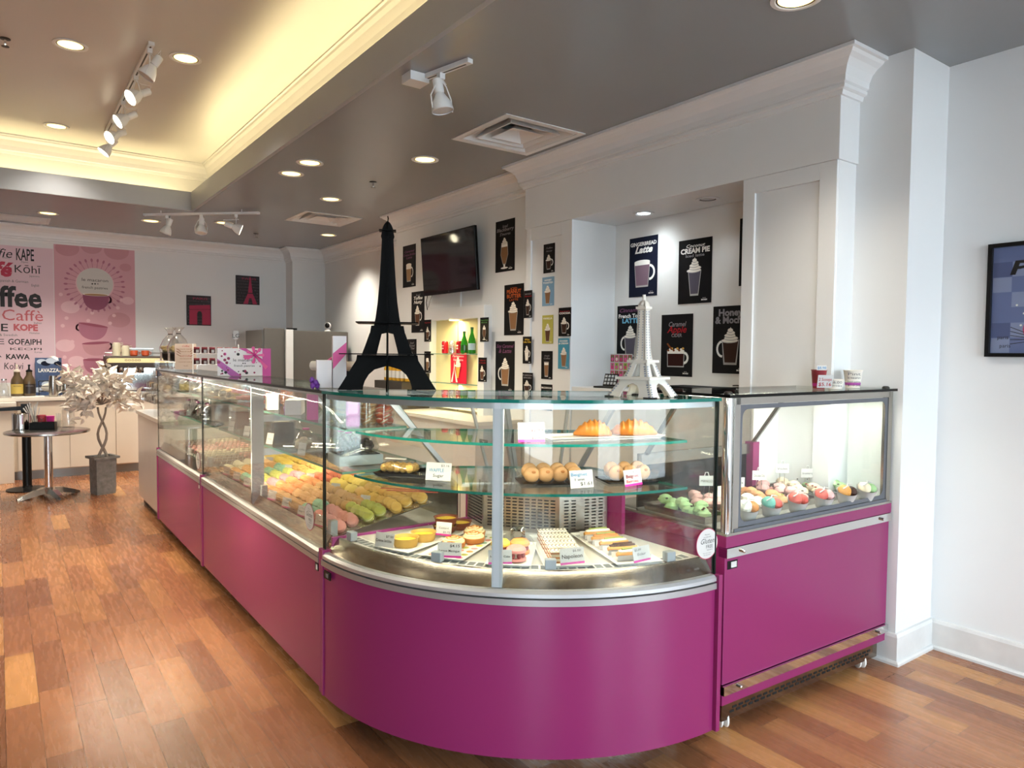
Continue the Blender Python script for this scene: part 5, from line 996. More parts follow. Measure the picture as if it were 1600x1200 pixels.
# ---- chrome table and its things
tz = .68; tc = Vector((.40, 8.565, 0))
ctb = thing('bistro_table', 'round chrome bistro table with condiments on top', 'table', tc); B().lathe([(.365, 0), (.372, .006), (.372, .022), (.36, .026), (0.01, .026)], 'steel', (0, 0, tz-.026), 40).build('table_top', ctb); B().lathe([(.038, .07), (.038, tz-.03)], 'chrome', n=20).build('pole', ctb)
for i in range(4):
    a = .35+i*PI/2; d = Vector((math.cos(a), math.sin(a), 0)); n_ = Vector((-d.y, d.x, 0)); B().rings([[tuple(d*r+n_*w+Vector((0, 0, z0))), tuple(d*r-n_*w+Vector((0, 0, z0))), tuple(d*r-n_*w*.7+Vector((0, 0, z1))), tuple(d*r+n_*w*.7+Vector((0, 0, z1)))] for r, w, z0, z1 in ((.0, .04, .05, .10), (.12, .035, .03, .085), (.24, .028, .005, .045), (.29, .02, .0, .022))], 'steel', False).build('foot', ctb)
B().lathe([(.06, .04), (.06, .09), (.04, .1)], 'steel', n=20).build('hub', ctb)
def tp(px, py): return at(px, py, z=tz)
p = tp(33, 671); t = thing('steel_bucket', 'shiny steel bucket on the chrome table', 'bucket', p); B().lathe([(.075, 0), (.08, .004), (.082, .16), (.078, .163), (.074, .155)], 'chrome', n=24).build('body', t)
p = tp(68, 671); t = thing('condiment_caddy', 'black condiment caddy on the chrome table', 'caddy', p, -.3); b = B().bx(-.11, .11, -.05, .05, 0, .01, 'black')
for a in ((-.11, .11, -.05, -.045), (-.11, .11, .045, .05), (-.11, -.105, -.05, .05), (.105, .11, -.05, .05), (-.03, -.025, -.05, .05)): b.bx(*a, 0, .075, 'black')
b.build('tray', t)
p = tp(55, 667); t = thing('straw_holder', 'glass of white paper straws on the chrome table', 'straw holder', (p.x, p.y+.02, tz)); B().lathe([(.03, 0), (.035, .12)], 'cellophane', n=16, caps=(True, False)).build('glass_body', t)
for i in range(9): B().tube([(random.uniform(-.015, .015), random.uniform(-.015, .015), .01), (-.10+.018*i, random.uniform(-.02, .02), .2+.02*(i % 4))], .006, 'paper', 6).build('straw', t)
p = tp(65, 666); t = thing('sugar_jar', 'dark red wire-clasp jar in the black caddy', 'jar', (p.x, p.y, tz+.011)); B().lathe([(.04, 0), (.045, .005), (.045, .09), (.04, .11)], 'jar red', n=18).build('body', t); B().tube([(-.045, -.02, .1), (0, -.05, .06), (.045, -.02, .1)], .003, 'black', 6).build('clasp', t)
p = tp(79, 666); t = thing('paper_cup', 'magenta cup in the black caddy', 'cup', (p.x, p.y, tz+.011)); B().lathe([(.03, 0), (.04, .1), (.036, .1)], 'gift magenta', n=18).build('cup_body', t)
p = tp(91, 667); t = thing('stirrer_cup', 'clear cup of wooden stirrers on the chrome table', 'stirrers', p)
B().lathe([(.03, 0), (.036, .07)], 'cellophane', n=14, caps=(True, False)).build('cup_body', t)
for i in range(10): B().box((random.uniform(-.022, .022), random.uniform(-.02, .02), .075), (.006, .002, .14), 'cream', rz=i).build('stirrer', t)
p = tp(107, 667); t = thing('glass_dispenser', 'tall clear glass dispenser on the chrome table', 'dispenser', p); B().lathe([(.055, 0), (.058, .01), (.058, .18), (.03, .25), (.016, .27), (.02, .29)], 'cellophane', n=20, caps=(True, False)).build('glass_body', t); B().ball((0, 0, .295), .016, 'cellophane').build('stopper', t)
# black post stand
p = at(43, 765, z=0); t = thing('post_stand', 'black post stand with a side arm behind the chrome table', 'stand', p); B().lathe([(.19, 0), (.19, .012), (.05, .03), (.04, .05)], 'black', n=28).build('base', t); B().lathe([(.042, .04), (.042, .86)], 'black', n=18).build('pole', t); B().box((0, 0, .88), (.09, .09, .08), 'black').build('bracket', t)
B().add([(-.5, -.02, .845), (-.04, -.03, .855), (-.04, .03, .855), (-.5, .02, .845), (-.5, -.02, .865), (-.04, -.03, .895), (-.04, .03, .895), (-.5, .02, .865)], [(0, 3, 2, 1), (4, 5, 6, 7), (0, 1, 5, 4), (1, 2, 6, 5), (2, 3, 7, 6), (3, 0, 4, 7)], 'black').build('arm', t)
# ---- white artificial tree
mat('leaf white', 'efe6da', .6, var=.08, scale=20); mat('bark pale', '9a8f84', .8, var=.2, scale=30); mat('pot slate', '7f7d7a', .7, var=.6, scale=26, bump=.5)
p = at(161, 770, z=0); tr = thing('artificial_tree', 'white-leaved artificial tree in a weathered grey pot', 'tree', (.87, 8.47, 0))
def sq(r, z): return [(r*math.cos(PI/4+.25+i*PI/2), r*math.sin(PI/4+.25+i*PI/2), z) for i in range(4)]
B().rings([sq(.125, 0), sq(.13, .03), sq(.135, .37), sq(.175, .372), sq(.175, .395), sq(.13, .395), sq(.12, .36)], 'pot slate', False).build('pot', tr); B().box((0, 0, .33), (.16, .16, .04), 'bark pale', rz=.25).build('soil', tr)
for ph in (0, PI):
    P = [(.045*math.cos(ph+i*.62)*(1-.02*i), .045*math.sin(ph+i*.62), .35+.055*i) for i in range(11)]; B().tube(P, [.016-.0006*i for i in range(11)], 'bark pale').build('trunk', tr)
lv = B(); rnd = random.Random(3)
def leaf(c, d, L, w):
    d = d.normalized(); s = d.cross(Vector((rnd.uniform(-1, 1), rnd.uniform(-1, 1), rnd.uniform(-.3, 1)))).normalized(); n_ = s.cross(d); up = n_*L*.12
    lv.add([tuple(c), tuple(c+d*L*.3+s*w+up), tuple(c+d*L*.65+s*w*.8+up*.8), tuple(c+d*L-up), tuple(c+d*L*.65-s*w*.8+up*.8), tuple(c+d*L*.3-s*w+up), tuple(c+d*L*.5+up*.2)], [(0, 6, 1), (1, 6, 2), (2, 6, 3), (3, 6, 4), (4, 6, 5), (5, 6, 0)], 'leaf white')
tw = B()
for i in range(26):
    a = rnd.uniform(0, 2*PI); e = rnd.uniform(-.45, 1.1); L = rnd.uniform(.22, .36); base = Vector((0, 0, .93)); tip = base+Vector((math.cos(a)*math.cos(e)*L*1.05, math.sin(a)*math.cos(e)*L, .10+math.sin(e)*L*.95))
    if i < 5: tip = Vector(((-.40, -.26, -.20, .32, -.3)[i], -.1, (1.36, .93, .82, 1.0, 1.12)[i]))
    mid = (base+tip)/2+Vector((0, 0, .06)); tw.tube([base, mid, tip], .004, 'bark pale', 5)
    for k in range(24):
        f = rnd.uniform(.35, 1.08); c = (base.lerp(mid, f*2) if f < .5 else mid.lerp(tip, f*2-1))+Vector((rnd.uniform(-.05, .05), rnd.uniform(-.05, .05), rnd.uniform(-.05, .05)))
        leaf(c, (tip-base).normalized()*.4+Vector((rnd.uniform(-1, 1), rnd.uniform(-1, 1), rnd.uniform(-1.1, .4))), rnd.uniform(.075, .115), rnd.uniform(.019, .03))
tw.build('branch', tr); lv.build('foliage', tr)
# ---- pastry stand on the white counter
ps = thing('pastry_stand', 'clear acrylic tiered stand of wrapped pastries on the white counter', 'display stand', (1.095, 6.82, .916)); tiers = ((.0, .12), (.06, .22), (.12, .34), (.17, .49))
for yy in (0, .92): B(UP.inverted() if False else Matrix()).prism([(0, 0), (.36, 0), (.36, .49), (.17, .49), (.06, .23), (0, .12)], yy, yy+.005, 'acrylic', T=Matrix(((1, 0, 0, 0), (0, 0, 1, 0), (0, 1, 0, 0), (0, 0, 0, 1)))).build('side_panel', ps)
for x, z in tiers: B().bx(x, x+.19, .006, .92, z-.005, z, 'acrylic').build('shelf', ps)
mat('cookie pink', 'c9837a', .6); mat('cookie gold', 'd0a860', .6); mat('cookie white', 'e6ddd0', .6); mat('cookie brown', '54402f', .6)
wc0 = {}
def wrapped(lb, loc, m, s, rz):
    if m not in wc0:
        t = thing('wrapped_cookie', lb, 'cookie', loc, rz, 'wrapped pastries on the acrylic stand'); B().ball((0, 0, .028), (.035, .04, .028), m, 12, 6).build('cookie', t); B().lathe([(.045, 0), (.05, .02), (.035, .06), (.012, .075), (.03, .1)], 'cellophane', n=10, caps=(False, False)).build('wrapper', t)
        B(frame_at((-.05, 0, 0), (0, -1, 0), (0, 0, 1), (-1, 0, 0))).flat([(-.022, 0), (.022, 0), (.022, .05), (-.022, .05)], 'paper').text('$5', 'ink', 0, .02, .0006, .012).build('price_tag', t); wc0[m] = t; return t
    return dup(wc0[m], loc, rz, lb)
for r_, (x, z) in enumerate(tiers[:3]):
    for i in range(7):
        m = (('cookie white', 'cookie white', 'cookie brown'), ('cookie gold', 'cookie white', 'cookie brown'), ('cookie pink', 'cookie pink', 'cookie gold'))[r_][i % 3]
        wrapped(f"wrapped pastry, {ordn(i)} from the far magenta case on the {('lowest', 'middle', 'upper')[r_]} acrylic shelf", (1.095+x+.065, 6.90+.125*i, .916+z+.001), m, 1, 0)
mat('wicker black', '241d18', .7, var=.4, scale=60, bump=.6); mat('chips', 'cbb27a', .6, var=.3, scale=40)
for i, (y, lb) in enumerate(((7.52, 'black basket in cellophane on the acrylic stand, beside the espresso machine cups'), (7.14, 'black basket in cellophane on the acrylic stand, behind the menu card'))):
    t = thing('gift_basket', lb, 'gift basket', (1.36, y, .916+.491), 0, 'cellophane baskets'); B().lathe([(.07, 0), (.095, .07), (.1, .075), (.09, .07), (.066, .01)], 'wicker black', n=20, sx=.9, sy=1.3).build('basket', t)
    b = B(); [b.ball((random.uniform(-.06, .06), random.uniform(-.09, .09), .085+random.uniform(0, .04)), (.025, .03, .02), 'chips', 8, 5) for _ in range(14)]; tag(b.build('filling', t), kind='stuff')
    B().lathe([(.1, .06), (.11, .12), (.07, .2), (.02, .25), (.03, .28), (.06, .31)], 'cellophane', n=11, sx=.9, sy=1.3, caps=(False, False)).build('wrapper', t); B().lathe([(.022, .245), (.022, .256)], 'ink grey', n=10).build('ribbon', t)
    B(frame_at((-.09, -.06, 0), (0, -1, 0), (0, 0, 1), (-1, 0, 0))).flat([(-.05, 0), (.05, 0), (.055, .07), (-.045, .07)], 'paper', .005).text('$12.95', 'ink red', 0, .03, .006, .014).build('price_tag', t)
# ================================================================ PASTRIES
def ang(x, y): return math.degrees(math.atan2(y-CC[1], x-CC[0])) % 360
for k, h in (('mac yellow', 'efc954'), ('mac gold', 'e3b25e'), ('mac tan', 'cd9a60'), ('mac mint', '86b79a'), ('mac green', 'b3b65a'), ('mac pink', 'd98d86'), ('mac orange', 'e08a4a'), ('mac red', 'd8643c'), ('mac brown', '8a5a38'), ('mac ivory', 'e6d8b4'), ('mac lilac', 'b58c96'),
             ('mac cream', 'efe2c4'), ('pastry', 'c98f4a'), ('crust', 'a9692f'), ('icing', 'f1e9d6'), ('chocolate', '3a2116'), ('custard', 'f0c73a'), ('meringue', 'f0dcae'), ('toast', 'c9823c'), ('tin gold', 'c9a050'), ('dish brown', '6e3418'), ('sugar bun', 'bd8f60'), ('fruit', '8f2f30'),
             ('gel green', '9bc08a'), ('gel pink', 'e3b3b0'), ('gel white', 'ece9dd'), ('gel orange', 'd99a6c'), ('gel red', 'cc5a4e'), ('gel teal', '5fa79a'), ('gel mango', 'd99a4c'), ('gel cream', 'e6d6b8'), ('pistachio', '8f9a4a')):
    mat(k, h, .6, var=.12, scale=40)
def mac_prof(r, h):   # lower shell, filling, upper shell
    s = h*.36
    lo = [(r*.55, 0), (r*.85, s*.25), (r*.98, s*.7), (r, s)]; up = [(r, h-s), (r*.98, h-s*.7), (r*.85, h-s*.25), (r*.45, h-.02*h)]
    return lo, [(r*.84, s), (r*.88, h/2), (r*.84, h-s)], up
def macaron_mesh(shell, r=.027, h=.033, cream='mac cream'):
    lo, mid, up = mac_prof(r, h); b = B(); b.lathe(lo, shell, (0, 0, -h/2), 12).lathe(mid, cream, (0, 0, -h/2), 12, caps=(False, False)).lathe(up, shell, (0, 0, -h/2), 12)
    return b
protos = {}
def put_macaron(col, loc, axis, label, group):
    q = Vector(axis).to_track_quat('Z', 'Y')
    if col not in protos:
        o = macaron_mesh('mac '+col).build('macaron'); protos[col] = o
    else:
        o = protos[col].copy(); COL.objects.link(o)
    o.rotation_mode = 'QUATERNION'; o.rotation_quaternion = q; o.location = loc
    tag(o, label, 'macaron', group)
def colour(j, y):   # flavour blocks of the long case: row j from the front glass, distance y
    if j < 4:
        return 'ivory' if y > 4.55 else 'tan' if y > 4.32 else 'mint' if y > 4.16 else 'green' if y > 4.0 else 'lilac' if y > 3.88 else 'orange' if y > 3.62 else 'tan' if y > 3.28 else 'mint' if y > 3.12 and j < 2 else 'pink' if j < 2 else 'green' if y < 3.05 else 'tan'
    if j < 6: return 'yellow' if y > 4.2 else 'gold' if y > 3.85 else 'red' if y > 3.6 else 'yellow' if y > 3.3 else 'gold'
    return 'gold' if y > 4.0 else 'tan' if y > 3.75 else 'red' if y > 3.55 else 'yellow' if y > 3.2 else 'gold'
for j in range(7):
    for i in range(37):
        y = 2.838+.0515*i+random.uniform(-.005, .005)+.022*(j % 2); x = 1.168+.066*j+random.uniform(-.007, .007); z = .755+.013*j+random.uniform(0, .006)
        cname = colour(j*8/7, y); put_macaron(cname, (x, y, z), (-.5+random.uniform(-.3, .3), -.5+random.uniform(-.3, .3), .62), f"{cname} macaron, {ordn(i)} from the curved case, {ordn(j)} row behind the long front glass", 'macarons in the long case')
# tray edges under the macarons
for i in range(6):
    y0 = 2.80+.325*i; t = thing('macaron_tray', f"steel tray under macarons, {ordn(i)} from the curved case", 'tray', (1.135, y0, .7235), 0, 'trays in the long case'); B(Matrix.Rotation(-.2, 4, 'Y')).bx(0, .47, .004, .318, 0, .004, 'steel').bx(0, .004, .004, .318, 0, .016, 'steel').build('tray_base', t); B().bx(.0, .46, .318, .321, 0, .05, 'acrylic').build('divider', t)
def card(lb, p, w, h, lines, rz, band=None, tilt=-.2):
    t = sign(lb, 0, 0, 0, w, h, lines, loc=p, rz=rz, tilt=tilt)
    if band: B(frame_at((0, 0, 0), (1, 0, 0), (0, 0, 1), (0, -1, 0)) @ Matrix.Rotation(tilt, 4, 'X')).bx(-w/2, w/2 if band == 1 else w*.2, 0, h*.14, .0, .0012, 'gift magenta').build('band', t, label='magenta band')
    return t
FL = ('Vanilla', 'Pistachio', 'Lemon', 'Rose', 'Coffee', 'Mango', 'Salted Caramel', 'Orange', 'Raspberry', 'Chocolate')
for i in range(8):
    y = 2.98+.225*i; card(f"white flavour card, {ordn(i)} from the curved case along the long case front", (1.128, y, .735), .075, .05, ((FL[i], 'ink grey', 0, .4, .16),), -PI/2+.25, 1)
for i in range(5):
    y = 3.05+.36*i; card(f"white flavour card standing among macarons, {ordn(i)} from the curved case", (1.372, y, .79), .055, .045, ((FL[9-i], 'ink grey', 0, .4, .16),), -PI/2+.5)
# ---- far case: clear strips of wrapped macarons
st0 = {}
for i in range(24):
    r_, c_ = i % 2, i//2; col = ('pink', 'pink', 'ivory')[(c_//2) % 3] if r_ else ('brown', 'ivory', 'mac pink')[(c_//3) % 3].replace('mac ', ''); y = 4.94+.118*c_; x = 1.17+.23*r_; lb = f"clear strip of {col} macarons, {ordn(c_)} from the long case, {('front', 'rear')[r_]} row, far case"
    if col not in st0:
        t = thing('macaron_strip', lb, 'macaron box', (x, y, .7235), 0, 'strip boxes in the far case'); B().bx(-.005, .205, -.03, .03, 0, .045, 'cellophane').build('clear_box', t)
        for k in range(6): macaron_mesh('mac '+col, .021, .024).build('macaron', t, loc=(.018+.034*k, 0, .024)).rotation_euler = (0, -1.1, 0)
        st0[col] = t
    else: dup(st0[col], (x, y, .7235), 0, lb)
for i in range(5): card(f"white card in the far case, {ordn(i)} from the long case", (1.13, 5.0+.3*i, .735), .06, .05, ((FL[4+i], 'ink grey', 0, .4, .16),), -PI/2+.25)
# ---- gifts on the straight-case shelves
SH = {1: 1.0012, 2: 1.1792}
def on_shelf(px, s, x): return Vector((x, at(px, 640, x=x).y, SH[s]))
mat('sweet dark', '2b1d18', .5, var=.3, scale=60); mat('sweet pale', 'cfc3ae', .5, var=.2, scale=60); mat('amber', '7a3a1c', .12, trans=.3); mat('jar dark', '1c1412', .12); mat('orchid', 'a857a6', .35); mat('tulle', 'e58aa0', .6, alpha=.75)
bag0 = {}
def treat_bag(lb, p, m, s=1.):
    if (m, s) not in bag0:
        t = thing('treat_bag', lb, 'treat bag', p, 0, 'cellophane treat bags'); b = B()
        for k in range(9): b.ball((random.uniform(-.025, .025)*s, random.uniform(-.03, .03)*s, (.016+.012*(k//3))*s), (.016*s, .016*s, .013*s), m, 8, 5)
        tag(b.build('sweets', t), kind='stuff'); B().lathe([(.042*s, .0), (.052*s, .02*s), (.04*s, .06*s), (.012*s, .085*s), (.018*s, .1*s), (.04*s, .125*s)], 'cellophane', n=9, caps=(False, False)).build('wrapper', t); B().lathe([(.014*s, .08*s), (.014*s, .087*s)], 'gift magenta', n=8).build('tie', t); bag0[(m, s)] = t
    else: dup(bag0[(m, s)], p, random.uniform(0, 6), lb)
for i in range(5): treat_bag(f"pale treat bag, {ordn(i)} from the white counter on the far case upper shelf", Vector((1.25, 6.32-.19*i, SH[2])), 'sweet pale')
for i in range(6): treat_bag(f"dark chocolate bag, {ordn(i)} from the white counter on the far case lower shelf", Vector((1.27+.03*(i % 2), 6.3-.17*i, SH[1])), 'sweet dark', 1.1)
for i in range(2): treat_bag(f"dark treat bag, {('farther', 'nearer')[i]} of two beside the gold tray", Vector((1.26, 5.25-.2*i, SH[2])), 'sweet dark')
p = Vector((1.38, 5.6, SH[2])); t = thing('pastry_tray', 'small gold tray of golden biscuits on the far case upper shelf', 'tray', p); B().bx(-.08, .08, -.12, .12, 0, .01, 'tin gold').build('tray_base', t); [B().ball((-.05+.05*(i % 3), -.08+.05*(i//3), .022), (.022, .026, .014), 'mac gold', 10, 5).build('biscuit', t) for i in range(9)]
def jar(lb, px, m, w, h):
    p = on_shelf(px, 1, 1.26); t = thing('sweet_jar', lb, 'jar', p, .1, 'square jars on the lower shelf'); B().bx(-w/2, w/2, -w/2, w/2, 0, h*.8, m).build('jar_body', t, bevel=.008); B().bx(-w*.42, w*.42, -w*.42, w*.42, h*.8, h*.98, 'sweet pale').build('lid', t, bevel=.004); B().bx(-w/2-.004, w/2+.004, -w/2-.004, w/2+.004, 0, h*.85, 'cellophane').build('wrapper', t)
jar('square black jar on the lower shelf just beyond the long case end glass', 343, 'jar dark', .10, .15); jar('square amber jar beside the black jar on the lower shelf', 375, 'amber', .09, .14); 
p = on_shelf(438, 1, 1.27); t = thing('brown_box', 'brown wrapped sweet box beside the grey upright on the lower shelf', 'box', p, -.15); B().bx(-.06, .06, -.08, .08, 0, .11, 'jar dark').build('box_body', t, bevel=.004); B().bx(-.066, .066, -.086, .086, 0, .115, 'cellophane').build('wrapper', t); B().bx(-.04, .04, -.05, .05, .112, .135, 'sweet pale').build('bow', t)
p = Vector((1.30, 2.99, SH[1])); t = thing('sweet_tray', 'grey tray of wrapped chocolates near the curved case end', 'tray', p, -.1); B().bx(-.10, .10, -.09, .09, 0, .045, 'grey metal').build('tray_base', t, bevel=.003); B().bx(-.09, .09, -.08, .08, .045, .047, 'void').build('liner', t)
for i, (dx, dy) in enumerate(((-.05, -.04), (.03, -.045), (-.05, .04), (.04, .04))): treat_bag(f"chocolate bag on the grey tray, {('front near', 'rear near', 'front far', 'rear far')[i]} corner", p+Vector((dx, dy, .048)), 'sweet dark', 1.15)
treat_bag('pale sweet bag on the lower shelf between brown box and grey tray', on_shelf(478, 1, 1.26), 'sweet pale', 1.3)
for i, px in enumerate((360, 384, 398, 420, 470)): card(f"white card on the lower glass shelf, {ordn(i)} from the far case", on_shelf(px, 1, 1.175), .055, .06, ((FL[i], 'ink grey', 0, .4, .16),), -PI/2+.35)
def tulle(lb, px):
    t = thing('tulle_favour', lb, 'favour', on_shelf(px, 2, 1.27), 0, 'pink tulle favours'); b = B()
    for k in range(6): b.add(*(lambda m: (m.v, m.f))(macaron_mesh('mac pink', .02, .022)), 'mac pink', True, Matrix.Translation((random.uniform(-.035, .035), random.uniform(-.035, .035), .022)) @ Matrix.Rotation(random.uniform(0, 1.5), 4, 'X'))
    tag(b.build('macarons', t), kind='stuff'); q = B()
    for k in range(8):
        a = k*PI/4; q.add([(0, 0, .045), (.07*math.cos(a-.3), .07*math.sin(a-.3), .075+.01*(k % 2)), (.075*math.cos(a), .075*math.sin(a), .06), (.07*math.cos(a+.3), .07*math.sin(a+.3), .075+.01*(k % 2))], [(0, 1, 2), (0, 2, 3)], 'tulle')
    q.build('tulle_wrap', t)
tulle('pink tulle favour on the upper shelf beyond the grey upright', 380); tulle('pink tulle favour on the upper shelf this side of the grey upright', 412)
p = on_shelf(425, 2, 1.22); t = thing('carton', 'plain white carton on the upper shelf beside the grey upright', 'box', p, -.2); B().bx(-.03, .03, -.045, .045, 0, .085, 'gift white').build('carton_body', t, bevel=.002); B().bx(-.031, .031, -.046, .046, .085, .09, 'cream').build('carton_lid', t)
p = on_shelf(461, 2, 1.24); t = thing('gift_box', 'low white gift box with violet bow on the upper shelf', 'gift box', p, -.45); B().bx(-.04, .04, -.085, .085, 0, .075, 'gift white').build('box_body', t, bevel=.002); B().ball((-.04, -.02, .05), (.012, .02, .014), 'bow violet').ball((-.04, -.045, .03), (.012, .016, .018), 'bow violet').tube([(-.042, -.03, .04), (-.043, -.05, .0)], .005, 'bow violet', 6).build('bow', t)
B(frame_at((-.0405, .05, .03), (0, -1, 0), (0, 0, 1), (-1, 0, 0))).text('le macaron', 'print red', 0, .01, 0, .008).text('french pastries', 'print red', 0, -.004, 0, .006).build('print', t)
p = on_shelf(488, 2, 1.21); t = thing('gift_bag', 'pink gift bag on the upper shelf at the long case end', 'gift bag', p, -.3); B().bx(-.025, .025, -.04, .04, 0, .12, 'gift magenta').build('bag_body', t); B().tube([(0, -.02, .12), (0, -.015, .15), (0, .015, .15), (0, .02, .12)], .002, 'gift pink', 6).build('handle', t)
p = Vector((1.235, 2.865, SH[2])); t = thing('orchid_box', 'orchid purple rounded box on the upper shelf behind the end glass', 'box', p, -.4); B().bx(-.03, .03, -.035, .035, 0, .122, 'orchid').build('box_body', t, bevel=.01); B().bx(-.031, .031, -.036, .036, .045, .047, 'bow violet').build('seam', t)
mt0 = {}
def mac_tube(lb, p, col, n=6):
    if col not in mt0:
        t = thing('macaron_tube', lb, 'macaron tube', p, 0, 'clear tubes of macarons')
        for L_ in range(n):
            for k in range(3):
                a = k*2*PI/3+L_*.5; o = macaron_mesh('mac '+col, .022, .024).build('macaron', t, loc=(.021*math.cos(a), .021*math.sin(a), .016+.026*L_)); o.rotation_euler = (.5, 0, a)
        B().lathe([(.047, 0), (.047, .026*n+.005)], 'cellophane', n=16, caps=(False, True)).build('tube', t); mt0[col] = t
    else: dup(mt0[col], p, .4, lb)
mac_tube('clear tube of orange macarons beyond the violet-bow gift box', on_shelf(448, 2, 1.40), 'orange', 4)
mac_tube('clear tube of tan macarons nearest the orchid box', Vector((1.33, 2.93, SH[2])), 'tan', 5); mac_tube('clear tube of pink macarons between two tan tubes', Vector((1.40, 2.90, SH[2])), 'red', 5); mac_tube('clear tube of gold macarons at the rear of the upper shelf end', Vector((1.39, 3.02, SH[2])), 'gold', 5)
# ---- trays on the curved case deck
DZ = .7365
mat('tray white', 'e9e6df', .35)
def tray(name, lb, front, back, w, dots=False, m='tray white', z=DZ):
    f, b_ = Vector((*front, 0)), Vector((*back, 0)); d = b_-f; L = d.length; rz = math.atan2(d.y, d.x); t = thing(name, lb, 'tray', (f.x, f.y, z), rz)
    b = B().bx(0, L, -w/2, w/2, 0, .004, m); b.sweep([(0, -w/2), (L, -w/2), (L, w/2), (0, w/2)], [(0, .003), (.0, .005), (.012, .012), (.014, .011), (.003, .003)], m, side=-1, closed=True).build('tray_base', t)
    if dots:
        q = B()
        for i in range(int(L/.045)):
            for j in range(4): q.disc(.03+i*.045, -w/2+.02+j*(w-.04)/3, .014, .014, ('mac pink', 'mac mint', 'mac yellow', 'mac lilac', 'mac orange', 'mac green')[(i*5+j*2) % 6], .0046+.00002*j, 14)
        q.build('dotted_liner', t)
    def P(u, v, h=.0052): return Vector((f.x, f.y, z))+Matrix.Rotation(rz, 3, 'Z') @ Vector((u*L, v*w, h))
    return P, rz
P1, r1 = tray('baking_tray', 'white tray with gold cream tins and brown dishes by the end panel', (1.215, 2.447), (1.64, 2.612), .155)
P2, r2 = tray('baking_tray', 'white dotted tray of swirled lemon tarts', (1.318, 2.247), (1.655, 2.462), .155, True)
P3, r3 = tray('baking_tray', 'small white tray of three big filled macarons', (1.468, 2.035), (1.66, 2.25), .14)
P4, r4 = tray('baking_tray', 'white tray of layered cream slices', (1.642, 1.908), (1.845, 2.262), .15)
P5, r5 = tray('baking_tray', 'white tray of eclairs beside the freezer end panel', (1.878, 1.79), (2.022, 2.2), .16)
def tin(lb, p):
    t = thing('cream_tin', lb, 'dessert', p, 0, 'gold tins of yellow cream'); B().lathe([(.044, 0), (.046, .003), (.05, .032), (.053, .035), (.048, .034), (.044, .022)], 'tin gold', n=24, caps=(True, False)).build('tin', t); B().lathe([(.0445, .022), (.03, .025), (.002, .026)], 'custard', n=24, caps=(False, True)).build('cream', t)
tin('gold tin of yellow cream nearest the glass', P1(.17, .0)); tin('gold tin of yellow cream behind the first one', P1(.40, -.02))
def dish(lb, p):
    t = thing('brulee_dish', lb, 'dessert', p, 0, 'brown custard dishes'); B().lathe([(.035, 0), (.042, .004), (.05, .03), (.053, .033), (.048, .032), (.045, .022)], 'dish brown', n=24, caps=(True, False)).build('dish', t); B().lathe([(.046, .024), (.03, .026), (.002, .026)], 'custard', n=24, caps=(False, True)).build('custard', t)
dish('lower brown custard dish of the stacked pair', P1(.72, .02)); dish('upper brown custard dish of the stacked pair', P1(.72, .02)+Vector((.006, 0, .0335))); dish('brown custard dish at the back of the tin tray', P1(.93, -.1) + Vector((-.01, 0, 0)))
def tart(lb, p):
    t = thing('meringue_tart', lb, 'tart', p, 0, 'swirled lemon tarts'); B().lathe([(.036, 0), (.043, .004), (.046, .022), (.042, .023)], 'crust', n=22).build('crust', t); b = B().lathe([(.043, .018), (.042, .028), (.002, .03)], 'meringue', n=22)
    P = [((.038-.0011*i)*math.cos(i*.55), (.038-.0011*i)*math.sin(i*.55), .029+.0004*i) for i in range(32)]; b.tube(P, [.0062-.00008*i for i in range(32)], 'meringue', 6); b.build('meringue_swirl', t)
    B().tube([(x, y, z+.0045) for x, y, z in P[::2]], .0028, 'toast', 5).build('toasted_edge', t)
for i, (u, v) in enumerate(((.15, -.02), (.38, .16), (.62, -.1), (.83, .12))): tart(f"swirled lemon tart, {ordn(i)} from the glass on the dotted tray", P2(u, v))
def big_mac(lb, p, col):
    t = thing('filled_macaron', lb, 'macaron', p, 0, 'big filled macarons'); r = .038
    B().lathe([(r*.8, 0), (r, .004), (r, .012), (r*.9, .013)], 'mac '+col, n=20).build('shell', t); b = B()
    for k in range(7): b.ball((.026*math.cos(k*.9), .026*math.sin(k*.9), .023), (.009, .009, .011), 'fruit', 8, 6)
    b.lathe([(.02, .012), (.02, .034)], 'mac cream', n=14).build('filling', t); B().lathe([(r*.95, .033), (r, .036), (r*.97, .044), (r*.7, .054), (.003, .057)], 'mac '+col, n=20).build('shell', t)
big_mac('big pink filled macaron nearest the glass', P3(.22, -.16), 'pink'); big_mac('big orange filled macaron behind the pink one', P3(.55, -.2), 'orange'); big_mac('big yellow filled macaron beside the grey upright', P3(.5, .32), 'yellow')
p = Vector((1.70, 2.29, DZ)); t = thing('foil_dish', 'shiny foil dish in front of the perforated box', 'dish', p); B().lathe([(.03, 0), (.034, .006), (.036, .05), (.03, .055), (.01, .04)], 'chrome', n=18, sx=.9, sy=.9).build('body', t)
def slice_(lb, p, rz):
    t = thing('cream_slice', lb, 'cake slice', p, rz, 'layered cream slices'); w, d = .115, .042
    for k in range(3): B().bx(-d/2, d/2, -w/2, w/2, .0+k*.016, .0055+k*.016, 'crust').build('pastry_layer', t)
    for k in range(2): B().bx(-d/2+.001, d/2-.001, -w/2+.002, w/2-.002, .0055+k*.016, .016+k*.016, 'mac cream').build('cream_layer', t)
    b = B().bx(-d/2, d/2, -w/2, w/2, .0375, .0415, 'icing')
    for k in range(8):
        y = -w/2+.008+k*.0142
        for s in (-1, 1): b.flat([(0, y+.005), (s*d*.45, y-.003), (s*d*.45, y+.001), (0, y+.009)][::s], 'chocolate', .0418)
    b.build('icing_top', t)
for i in range(6): slice_(f"layered cream slice with feathered icing, {ordn(i)} from the glass", P4(.14+.148*i, .0), r4)
